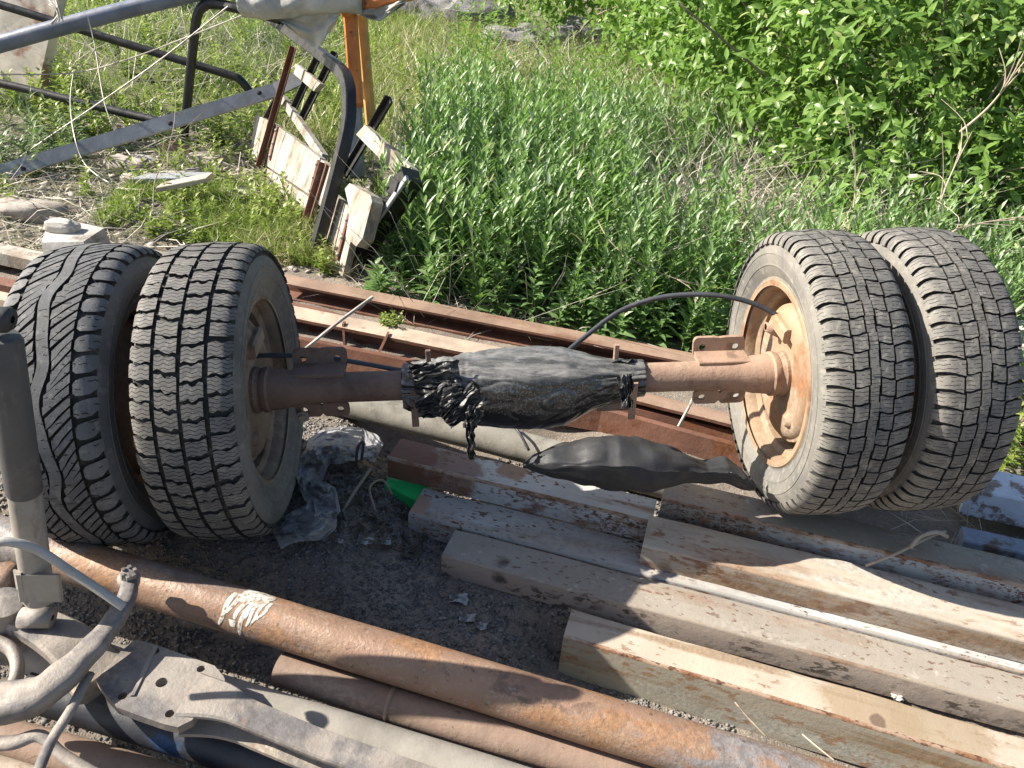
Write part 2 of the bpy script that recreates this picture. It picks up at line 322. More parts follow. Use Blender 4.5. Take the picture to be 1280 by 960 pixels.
def bag_mat():
    q = NT('dust_and_sheen_polythene'); a_ = q.n('ShaderNodeAttribute'); a_.attribute_name = 'tint'
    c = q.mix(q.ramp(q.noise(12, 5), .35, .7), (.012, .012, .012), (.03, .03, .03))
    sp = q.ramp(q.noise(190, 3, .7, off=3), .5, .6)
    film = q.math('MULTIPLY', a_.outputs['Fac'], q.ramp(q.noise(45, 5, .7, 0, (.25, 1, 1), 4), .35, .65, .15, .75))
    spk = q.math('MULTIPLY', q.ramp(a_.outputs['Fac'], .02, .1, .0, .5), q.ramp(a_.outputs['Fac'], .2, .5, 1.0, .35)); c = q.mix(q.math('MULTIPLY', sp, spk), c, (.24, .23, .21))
    c = q.mix(film, c, (.24, .235, .22))  # pale grey on the top: dust and painted sun gloss together
    q.l(c, q.b.inputs['Base Color']); q.b.inputs['Specular IOR Level'].default_value = .45
    q.l(q.ramp(a_.outputs['Fac'], 0, .8, .3, .5), q.b.inputs['Roughness']); q.b.inputs['Coat Weight'].default_value = .6; q.b.inputs['Coat Roughness'].default_value = .2
    bp = q.n('ShaderNodeBump'); bp.inputs['Strength'].default_value = .22; bp.inputs['Distance'].default_value = .002
    q.l(q.noise(60, 5, .6, 0, (.4, 1, 1), dist=.5), bp.inputs['Height']); q.l(bp.outputs[0], q.b.inputs['Normal'])
    return q.mat
M_bag = bag_mat()
M_bagclean = plastic_mat('black_polythene', (.022, .022, .022), .46, 0, (.2, .19, .18), .35)
M_film = plastic_mat('dirty_clear_polythene', (.33, .33, .34), .35, .35, (.3, .28, .26), .5)

def leaf_mat(name, a, b, c=None, trans=.4, rough=.36):
    q = NT(name); at_ = q.n('ShaderNodeAttribute'); at_.attribute_name = 'tint'
    col = q.mix(at_.outputs['Fac'], a, b)
    if c: col = q.mix(q.ramp(at_.outputs['Fac'], .86, .93), col, c)
    q.l(col, q.b.inputs['Base Color']); q.b.inputs['Roughness'].default_value = rough; q.b.inputs['Specular IOR Level'].default_value = .42
    tr = q.n('ShaderNodeBsdfTranslucent'); mx = q.n('ShaderNodeMixShader'); mx.inputs[0].default_value = trans
    q.l(q.mix(.5, col, (.24, .44, .05)), tr.inputs[0])
    q.l(q.b.outputs[0], mx.inputs[1]); q.l(tr.outputs[0], mx.inputs[2]); q.l(mx.outputs[0], q.t.nodes['Material Output'].inputs[0])
    return q.mat
M_weed = leaf_mat('silvery_green_weed_leaf', (.1, .205, .055), (.27, .39, .17), (.45, .5, .36))
M_weed2 = leaf_mat('lime_weed_leaf', (.1, .23, .035), (.22, .36, .08), (.5, .44, .27))
M_grass = leaf_mat('fresh_grass_blade', (.17, .25, .04), (.35, .39, .11), (.6, .53, .32))
M_straw = leaf_mat('straw_blade', (.42, .35, .2), (.6, .53, .36), None, .25)
M_bush = leaf_mat('shrub_leaf', (.11, .215, .04), (.26, .39, .1), (.42, .48, .2))
M_bushd = leaf_mat('dark_shrub_leaf', (.05, .11, .02), (.12, .2, .04), (.2, .28, .07))
M_worm = leaf_mat('feathery_wormwood_leaf', (.11, .17, .07), (.2, .27, .12), None, .3)
M_dryblade = leaf_mat('grey_dry_stalk', (.38, .34, .28), (.66, .61, .52), None, .15, .8)

def ground_mat():
    q = NT('gravelly_soil')
    geo = q.n('ShaderNodeNewGeometry')
    c = q.mix(q.ramp(q.noise(3, 6), .35, .7), (.19, .16, .13), (.31, .26, .21))
    c = q.mix(q.ramp(q.noise(60, 5, .7, off=2), .45, .7), c, (.17, .15, .135))
    c = q.mix(q.ramp(q.noise(160, 3, .6, off=5), .58, .7), c, (.38, .35, .31))
    sp = q.n('ShaderNodeSeparateXYZ'); q.l(q.tc.outputs['Object'], sp.inputs[0])
    gm = q.math('MULTIPLY', q.ramp(sp.outputs[1], 2.7, 4.5), q.ramp(q.noise(1.6, 5, off=9), .38, .6))
    c = q.mix(q.math('MULTIPLY', gm, .75), c, q.mix(q.ramp(q.noise(40, 4, off=4), .4, .7), (.07, .1, .025), (.17, .18, .06)))
    q.l(c, q.b.inputs['Base Color']); q.b.inputs['Roughness'].default_value = .95; q.b.inputs['Specular IOR Level'].default_value = .15
    bp = q.n('ShaderNodeBump'); bp.inputs['Strength'].default_value = .6; bp.inputs['Distance'].default_value = .01
    q.l(q.math('ADD', q.noise(120, 5, .7, off=1), q.noise(30, 4)), bp.inputs['Height']); q.l(bp.outputs[0], q.b.inputs['Normal'])
    return q.mat
M_ground = ground_mat()
M_gravel = weathered('gravel_stone', (.19, .18, .165), [((.32, .295, .265), 40, .52, .6), ((.15, .145, .14), 60, .52, .58)], .9, 0, .2, 90)

# ------------------------------------------------------------------ the ground
def sstep(a, b, x): t = np.clip((x - a) / (b - a), 0, 1); return t * t * (3 - 2 * t)
def gh(x, y):
    x = np.asarray(x, float); y = np.asarray(y, float)
    z = -.07 + .066 * sstep(-.12, -.42, x) * sstep(1.22, 1.42, y) * sstep(2.0, 1.8, y)
    z = z - .1 * sstep(-.5, -.36, x) * sstep(.35, .1, x) * sstep(1.58, 1.72, y + .2 * x) * sstep(2.15, 2.0, y)  # hollow shaped to keep the ground below the axle in shade
    z = z + .045 * sstep(2.9, 3.6, y) + .012 * np.sin(x * 2.3 + 1) * np.sin(y * 1.9) * sstep(2.6, 3.4, y)
    z = z + .004 * np.sin(x * 17 + y * 9) * np.sin(y * 21 - x * 5) + .0025 * np.sin(x * 41) * np.sin(y * 37 + x * 11)
    z = z - .05 * sstep(1.12, .9, y) - .09 * sstep(1.33, 1.27, y * .972 + x * .235) * sstep(.0, .2, x) - .075 * sstep(1.13, 1.04, y * .972 + x * .235) * sstep(.2, .0, x)
    return z
xs = np.concatenate([-np.geomspace(3.0, 260, 26)[::-1], np.arange(-2.95, 2.96, .03), np.geomspace(3.0, 260, 26)])
ys = np.concatenate([-np.geomspace(.5, 60, 14)[::-1], np.arange(-.4, .6, .2), np.arange(.6, 4.6, .03), np.geomspace(4.65, 400, 60)])
X, Y = np.meshgrid(xs, ys); Z = gh(X, Y)
nx = len(xs); ii = np.arange(len(ys) - 1)[:, None] * nx + np.arange(nx - 1)[None, :]
F = np.stack([ii, ii + 1, ii + nx + 1, ii + nx], -1).reshape(-1, 4)
g = np_mesh('ground', np.stack([X, Y, Z], -1).reshape(-1, 3), [F], M_ground, smooth=True)
tag(g, 'bare gravelly soil running under the scrap and back into the weeds', kind='structure')

# pebbles of the bare patch
def pebbles(name, label, n, xr, yr, smin, smax, mat, mask=None):
    px = rng.uniform(*xr, n); py = rng.uniform(*yr, n)
    if mask is not None:
        k = mask(px, py); px, py = px[k], py[k]; n = len(px)
    s = smin + (smax - smin) * rng.random(n) ** 3
    o = np.array([[1, 0, 0], [-1, 0, 0], [0, 1, 0], [0, -1, 0], [0, 0, 1], [0, 0, -1]], float)
    tri = np.array([[0, 2, 4], [2, 1, 4], [1, 3, 4], [3, 0, 4], [2, 0, 5], [1, 2, 5], [3, 1, 5], [0, 3, 5]])
    V = o[None] * (s[:, None, None] * rng.uniform(.6, 1.25, (n, 6, 1))) + rng.normal(0, .3, (n, 6, 3)) * s[:, None, None]
    V[:, :, 2] *= .6
    V += np.stack([px, py, gh(px, py) + s * .15], -1)[:, None]
    o_ = np_mesh(name, V.reshape(-1, 3), [(tri[None] + 6 * np.arange(n)[:, None, None]).reshape(-1, 3)], mat)
    return tag(o_, label, kind='stuff')
pebbles('gravel', 'loose grey gravel between the wheels and the front pipes', 52000, (-1.3, .55), (.85, 2.0), .002, .0085, M_gravel)
pebbles('rubble', 'broken stone crumbs and litter in front of the planks', 4200, (-3.2, -.7), (3.0, 5.2), .006, .03, M_stone)

# ------------------------------------------------------------------ channel bars
DV = Vector((math.cos(BD), math.sin(BD), 0)); NV = Vector((-DV.y, DV.x, 0)) * 1.0
def chan_prof(wd, h, t=.005, r=.007):
    """inverted U, side measured to the left of travel, top at 0"""
    def arc(cx, cy, rad, a0, a1, k=4): return [(cx + rad * math.cos(a0 + (a1 - a0) * i / k), cy + rad * math.sin(a0 + (a1 - a0) * i / k)) for i in range(k + 1)]
    pr = [(0, -h)] + arc(r, -r, r, math.pi, math.pi / 2) + arc(wd - r, -r, r, math.pi / 2, 0) + [(wd, -h), (wd - t, -h), (wd - t, -t), (t, -t), (t, -h)]
    return pr
def bar(label, s0, s1, nfront, ztop, wd, h, mats, spots=(), ang=BD, yaw=0.0):
    d = Vector((math.cos(ang), math.sin(ang), 0)); n = Vector((-d.y, d.x, 0))
    mb = MB(); rings = []; K = 40
    pr = chan_prof(wd, h)
    for i in range(K + 1):
        s = s0 + (s1 - s0) * i / K
        dz = .0016 * fbm((s * 4, nfront * 9, 0)); dn = .002 * fbm((s * 3, 5, nfront))
        c = DV * s + NV * (nfront + yaw * (s - s0))
        c = Vector((c.x, c.y, ztop + dz))
        rings.append([c + n * (a + dn + .0012 * fbm((s * 9, a * 30, b * 30))) + Vector((0, 0, b + (.0025 * fbm((s * 6, a * 14, nfront)) if b > -.01 else 0))) for a, b in pr])
    mb.loft(rings, 0, False, True); N_ = len(pr)
    for k in range(N_ * K):
        j = k % N_; mb.m[k] = 1 if j in (1, 2, 3, 4) else (2 if 5 <= j <= 9 else 0)
        if 1 <= j <= 9: mb.sm[k] = True
    return tag(mb.build('channel_bar', list(mats), sharp=45), label, 'steel bar', 'channel bars stacked on the ground')
def sn(p): return p.dot(DV), p.dot(NV)
def local(p, s0, s1, nf, wd, zt, h):                    # a place on a bar in the bar's own coordinates
    c = DV * ((s0 + s1) / 2) + NV * (nf + wd / 2); return (p[0] - c.x, p[1] - c.y, p[2] - (zt - h))
s1_, _ = sn(Vector((-.306, 1.675, 0)))
pe = DV * (s1_ + .02) + NV * 1.57; pe = Vector((pe.x, pe.y, .05)); le = local(pe, s1_, s1_ + .70, 1.545, .095, .065, .065)
pe2 = pe + DV * .15; le2 = local(pe2, s1_, s1_ + .70, 1.545, .095, .065, .065)
burnt = [(le2, .1, (.2, .1, .055), .8), (le, .14, (.17, .075, .04), .95), (local(pe + DV * .3 + NV * .045, s1_, s1_ + .7, 1.545, .095, .065, .065), .05, (.3, .16, .07), .8)]
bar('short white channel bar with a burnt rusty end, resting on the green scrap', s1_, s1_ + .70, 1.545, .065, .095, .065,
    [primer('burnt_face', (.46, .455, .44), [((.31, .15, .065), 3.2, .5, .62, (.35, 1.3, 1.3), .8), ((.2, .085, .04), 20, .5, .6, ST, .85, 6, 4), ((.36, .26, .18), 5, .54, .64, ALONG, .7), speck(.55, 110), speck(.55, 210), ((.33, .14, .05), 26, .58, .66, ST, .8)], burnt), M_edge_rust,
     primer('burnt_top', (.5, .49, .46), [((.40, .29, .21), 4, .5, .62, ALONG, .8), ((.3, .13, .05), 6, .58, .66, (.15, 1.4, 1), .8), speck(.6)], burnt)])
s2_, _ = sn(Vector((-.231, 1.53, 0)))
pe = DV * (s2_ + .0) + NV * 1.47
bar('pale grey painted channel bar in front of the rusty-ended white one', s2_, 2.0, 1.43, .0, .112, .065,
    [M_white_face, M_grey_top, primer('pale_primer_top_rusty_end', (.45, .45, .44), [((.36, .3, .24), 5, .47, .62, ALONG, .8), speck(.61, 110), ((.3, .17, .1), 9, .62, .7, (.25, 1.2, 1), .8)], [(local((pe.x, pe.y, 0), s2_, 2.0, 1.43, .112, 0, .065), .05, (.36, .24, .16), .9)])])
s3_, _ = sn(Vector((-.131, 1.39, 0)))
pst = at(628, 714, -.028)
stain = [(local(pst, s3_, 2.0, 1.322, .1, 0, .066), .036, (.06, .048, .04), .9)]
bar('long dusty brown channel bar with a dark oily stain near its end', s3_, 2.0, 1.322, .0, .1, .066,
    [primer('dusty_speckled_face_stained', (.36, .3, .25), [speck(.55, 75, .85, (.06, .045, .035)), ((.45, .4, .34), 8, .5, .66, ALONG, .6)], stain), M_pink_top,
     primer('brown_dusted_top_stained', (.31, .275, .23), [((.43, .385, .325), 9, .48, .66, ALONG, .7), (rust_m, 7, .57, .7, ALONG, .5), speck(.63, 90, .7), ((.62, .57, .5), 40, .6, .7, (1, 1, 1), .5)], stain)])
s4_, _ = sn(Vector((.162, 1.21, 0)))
brown_patch = [(local(at(1090, 872, -.036), s4_, 2.0, 1.214, .088, -.036, .125), .12, (.3, .22, .14), .75), (local(at(1180, 905, -.036), s4_, 2.0, 1.214, .088, -.036, .125), .12, (.3, .23, .15), .75), (local(at(1096, 893, -.036), s4_, 2.0, 1.214, .088, -.036, .125), .022, (.1, .06, .045), .7)]  # browner patches and one small dark spot on the bar
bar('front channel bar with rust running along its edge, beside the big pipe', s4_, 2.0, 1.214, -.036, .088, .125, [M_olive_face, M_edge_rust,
    primer('bleached_top_brown_patch', (.46, .395, .315), [((.34, .2, .11), 4, .53, .64, (.3, 1.4, 1), .7), ((.37, .275, .195), 5, .46, .6, ALONG, .8), ((.3, .2, .12), 18, .55, .65, (.12, 1.3, 1), .7), speck(.62, 80, .7, (.25, .11, .05)), ((.56, .53, .48), 12, .5, .66, ALONG, .6)], brown_patch)], yaw=-.018)
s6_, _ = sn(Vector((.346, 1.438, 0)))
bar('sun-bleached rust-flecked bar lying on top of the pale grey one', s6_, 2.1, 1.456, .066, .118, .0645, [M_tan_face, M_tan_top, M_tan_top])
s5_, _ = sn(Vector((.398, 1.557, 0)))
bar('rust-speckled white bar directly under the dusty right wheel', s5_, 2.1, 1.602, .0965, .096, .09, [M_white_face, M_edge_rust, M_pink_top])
mb = MB(); c = DV * (s5_ + .4) + NV * 1.635
mb.box(Vector((c.x, c.y, -.035)), DV * .33, NV * .03, Vector((0, 0, .035)), 0, .004)
tag(mb.build('timber_block', M_wood), 'old timber packing piece under the speckled white bar', 'timber')

# rusty beams behind the axle: channels lying on their side, open towards the wheels
def side_channel(name, label, A, B, h, dp, t, mats, K=20, bend=None, group='rusty beams behind the axle'):
    A, B = Vector(A), Vector(B); d = (B - A).normalized(); n = Vector((-d.y, d.x, 0)).normalized(); up = Vector((0, 0, 1))
    pr = [(0, 0), (dp, 0), (dp, -h), (0, -h), (0, -h + t), (dp - t, -h + t), (dp - t, -t), (0, -t)]
    mb = MB(); rings = []
    for i in range(K + 1):
        f = i / K; c = A.lerp(B, f) + up * (.002 * fbm((f * 9, A.y, 0)))
        if bend: c = c + up * bend(f) + n * .4 * bend(f)
        rings.append([c + n * a + up * b for a, b in pr])
    mb.loft(rings, 0, False, True)
    for k, f in enumerate(mb.f):                      # the top flange is dust bleached, the rest brown
        j = k % 8 if k < 8 * K else -1
        mb.m[k] = 1 if j == 0 else 0
    return tag(mb.build(name, mats), label, 'steel beam', group)
r1a = at(344, 352, .0); r1b = at(905, 462, .0)
r1b = r1b + (r1b - r1a) * .9
side_channel('steel_beam', 'rearmost rusty channel beam, lying against the weeds', r1a, r1b, .072, .075, .009, [M_rust, M_tanbeam_r := weathered('dust_over_rust', (.27, .185, .135), [(rust_d, 9, .48, .66, ALONG, .7), ((.4, .33, .26), 30, .58, .75, ALONG, .5)], .85, 0, .3, 100, BD)])
r2a = at(-260, 268, .0); r2b = at(597, 443, .0); r2a.z = r2b.z = -.004
r2c = r2b + (r2b - r2a).normalized() * 1.4
side_channel('steel_beam', 'open rusty channel with dark slots, under the right axle tube', at(640, 462, -.004), at(1150, 590, -.004), .075, .06, .011, [M_rust, M_tanbeam_r])
side_channel('steel_beam', 'rusty beam with a pale dusty top just behind the left wheels', r2a, r2b + (r2b - r2a).normalized() * .15, .08, .085, .012, [M_rust, M_tanbeam])
# web plate of the bent beam in front of it, seen from its flat side
mb = MB()
def web(px, z0=.0, hh=.07, th=.02):
    pts = [at(x, y, z0) for x, y in px]; rings = []
    for i, p in enumerate(pts):
        rings.append([p, p + Vector((.004, th, 0)), p + Vector((.004, th, -hh)), p + Vector((-.004, -.012, -hh))])
    mb.loft(rings, 0, False, True)
web([(350, 377), (400, 389), (470, 408), (535, 425), (600, 445), (690, 472)], -.006)
tag(mb.build('steel_beam', M_rust), 'brown box beam with notched face behind the left axle tube', 'steel beam', 'rusty beams behind the axle')
mb = MB(); web([(60, 375), (360, 438), (560, 480), (752, 512), (925, 559), (1100, 607)], .0, .075)
tag(mb.build('steel_beam', M_rust), 'brown box beam crossing low behind the wrapped differential', 'steel beam', 'rusty beams behind the axle')
mb = MB()
for off, z in ((.11, -.03),):
    web([(40, 362), (380, 425), (700, 490), (900, 535), (1080, 580)], -.035, .035)
tag(mb.build('steel_beam', M_rust_dk), 'thin dark rusty strip lying in the gap between two box beams', 'steel beam', 'rusty beams behind the axle')
# notch plates on the bent beam
for x0, y0, x1, y1 in ((431, 402, 433, 428), (486, 415, 471, 446)):
    mb = MB(); a = at(x0, y0, .0) + Vector((0, -.016, .004)); b = at(x1, y1, -.06) + Vector((0, -.02, 0))
    mb.box((a + b) / 2, (b - a) / 2, Vector((.004, 0, 0)), Vector((0, .012, .0)), 0)
    tag(mb.build('steel_strip', M_rust_dk), 'short torn flange strip on the brown beam face, ' + ('leftmost, upright' if x0 < 450 else 'bent aslant'), 'steel strip')
# long bars running on behind the left wheels
def plainbeam(name, label, A, B, wd, h, mats, group='beam ends left of the wheels', cat='steel beam'):
    A, B = Vector(A), Vector(B); d = (B - A).normalized(); n = Vector((-d.y, d.x, 0)).normalized(); mb = MB(); rings = []
    for i in range(13):
        c = A.lerp(B, i / 12) + Vector((0, 0, .002 * fbm((i * .7, A.x, A.y))))
        rings.append([c, c + n * .004 + Vector((0, 0, .004)), c + n * (wd - .004) + Vector((0, 0, .004)), c + n * wd, c + n * wd + Vector((0, 0, -h)), c + Vector((0, 0, -h))])
    mb.loft(rings, 0, False, True)
    return tag(mb.build(name, mats), label, cat, group)
plainbeam('timber_beam', 'white-painted timber end beside the concrete block', at(-300, 250, .02), at(90, 337, .02), .075, .05, M_plank, None, 'timber')
plainbeam('steel_beam', 'tan dusty beam below the white timber, left of the wheels', at(-300, 310, .0), at(330, 446, .0), .05, .04, M_tanbeam)
plainbeam('steel_beam', 'dark brown beam end showing left of the worn tyre', at(-300, 290, -.01), at(330, 428, -.01), .05, .055, M_rust)

# ------------------------------------------------------------------ pipes
def pipe(name, label, pts, r, mat, seg=28, group=None, wall=.006, n=10):
    pts = smooth_path(pts, n) if len(pts) > 2 else [Vector(pts[0]).lerp(Vector(pts[1]), i / 16) for i in range(17)]
    d0 = (pts[1] - pts[0]).normalized(); d1 = (pts[-1] - pts[-2]).normalized()
    mb = MB(); mb.tube(pts, [r * (1 + .022 * noise.noise(Vector((i_ * .35, r * 90, pts[0].x)))) for i_ in range(len(pts))], seg, 0, True, False)
    rr = r - wall                                        # open ends: lip and bore
    def fr(t): u = Vector((0, 0, 1)); u = (u - t * u.dot(t)).normalized(); return u, t.cross(u)
    for p, t, sgn in ((pts[0], d0, 1), (pts[-1], d1, -1)):
        u, q = fr(t)
        rings = [[p + t * sgn * dx + (u * math.cos(a) + q * math.sin(a)) * ra for a in [2 * math.pi * j / seg for j in range(seg)]] for dx, ra in ((0, r), (0, rr), (.12, rr))]
        mb.loft(rings, 0, True, False)
    o = mb.build(name, mat, sharp=40)
    return tag(o, label, 'pipe', group)
zc = .072
fp = [at(-160, 622, zc), at(60, 694, zc), at(280, 761, zc), at(680, 874, zc), at(960, 963, zc), at(1300, 1075, zc)]
# straighten: least squares on a straight line
P0 = fp[0].lerp(fp[0], 0); A_ = np.array([[p.x, p.y] for p in fp]); k1, k0 = np.polyfit(A_[:, 0], A_[:, 1], 1)
fpl = [Vector((x, k1 * x + k0, zc)) for x in (-1.6, -1.1, -.6, -.1, .4, .9, 1.5)]
o_pipe = pipe('scrap_pipe', 'big rusty pipe with a white paint spill lying across the front', fpl, .0468, M_pipe, 40)
# the spilled paint: a blot on top and runs down the near side
mb = MB(); pd = (fpl[-1] - fpl[0]).normalized(); pn = Vector((0, 0, 1)).cross(pd); 
xp = at(316, 758, zc + .03).x
def onpipe(s, th, rr=.0474):
    c = Vector((xp, k1 * xp + k0, zc)) + pd * s
    return c + (Vector((0, 0, 1)) * math.cos(th) - pn * math.sin(th)) * rr
def smear(poly_fn, S, n=10):
    rings = []
    for i in range(n + 1):
        f = i / n; th0, th1, sc0, wd = poly_fn(f); th = th0
        rings.append([onpipe(sc0 - wd, th), onpipe(sc0 - wd * .3, th, .0478), onpipe(sc0 + wd * .3, th, .0478), onpipe(sc0 + wd, th)])
    mb.loft(rings, 0, True, False, False)
smear(lambda f: (-.75 + 1.0 * f, 0, .002 + .005 * math.sin(f * 5), .036 * (1 - .15 * f) * (.5 + .5 * math.sin(math.pi * min(1, f * .7 + .2)))), 0)
for sc, L, wd in ((-.037, 1.45, .006), (-.024, .85, .0055), (-.006, 1.0, .006), (.006, 1.75, .006), (.014, .85, .004), (.021, 1.15, .0045), (.031, 1.05, .0042), (.043, .75, .004)):
    smear(lambda f, sc=sc, L=L, wd=wd: (-.1 + (L + .1) * f, 0, sc - .012 * f + .002 * math.sin(f * 7 + sc * 90), wd * (1 - .35 * f) * (1 if f < .93 else .6)), 0)
smear(lambda f: (1.05 + .3 * f, 0, -.022 + .003 * f, .008 * (1 - .3 * f)), 0)
mb.build('paint_spill', M_paintdrip, o_pipe)
pipe('scrap_pipe', 'brown pipe with a welded seam beside the big front pipe', [at(350, 836, .0), at(496, 882, .0), at(860, 990, .0), at(1150, 1075, .0)], .033, M_pipe_brown, 28)
A = at(493, 866, -.01); 
mb = MB(); q0 = at(350, 836, .0); q1 = at(860, 990, .0); dd = (q1 - q0).normalized(); qs = at(490, 880, .0)
mb.lathe(qs, dd, Vector((0, 0, 1)), dd.cross(Vector((0, 0, 1))), [(-.006, .032), (-.004, .0345), (.0, .035), (.004, .0345), (.006, .032)], 28)
sm_o = mb.build('weld_seam', M_pipe_brown)
for o in COL.objects:
    if o.get('label', '').startswith('brown pipe'): sm_o.parent = o; sm_o.location = sm_o.location - o.location
pipe('scrap_pipe', 'thick dusty grey pipe half hidden under the drilled axle beam', [at(40, 808, -.01), at(260, 874, -.01), at(500, 948, -.01), at(760, 1030, -.01)], .05, M_pipe_dust, 36)
pipe('scrap_pipe', 'dark pipe with patches of blue paint under the axle beam', [at(40, 862, -.05), at(250, 925, -.05), at(470, 995, -.05), at(640, 1050, -.05)], .04, M_blue, 32)
pipe('scrap_pipe', 'dull brown pipe at the bottom, nearest the blue one', [at(-60, 905, -.06), at(130, 958, -.06), at(330, 1020, -.06), at(480, 1070, -.06)], .036, M_pipe_brown, 28)
pipe('scrap_pipe', 'pale dusty pipe cut off at the lower left corner', [at(-90, 945, -.045), at(20, 975, -.045), at(160, 1020, -.045), at(260, 1055, -.045)], .03, M_tan_top, 24)
pipe('scrap_pipe', 'grey cement pipe running beneath the wrapped differential', [at(330, 473, -.03), at(440, 505, -.03), at(600, 545, -.03), at(700, 571, -.03), at(860, 611, -.03)], .045, M_pipe_grey, 36)
mb = MB(); a = at(636, 528, .04); b = at(662, 556, .03)
mb.tube(smooth_path([a, a.lerp(b, .5) + Vector((0, -.004, .006)), b + Vector((0, 0, -.02))], 5), .004, 6)
tag(mb.build('wire_tie', M_cable), 'thin dark strap across the grey cement pipe', 'strap')

# ------------------------------------------------------------------ the rear axle with its twin wheels
HL, HR = atd(335, 487, 1.84), atd(963, 467, 1.90)
EA = (HR - HL).normalized(); EB = Vector((0, 0, 1)).cross(EA).normalized(); EC = EA.cross(EB).normalized()
AX = thing('rear_axle', 'truck rear axle with four twin wheels resting across the bars', 'axle', ((HL + HR) / 2) * 1.0)

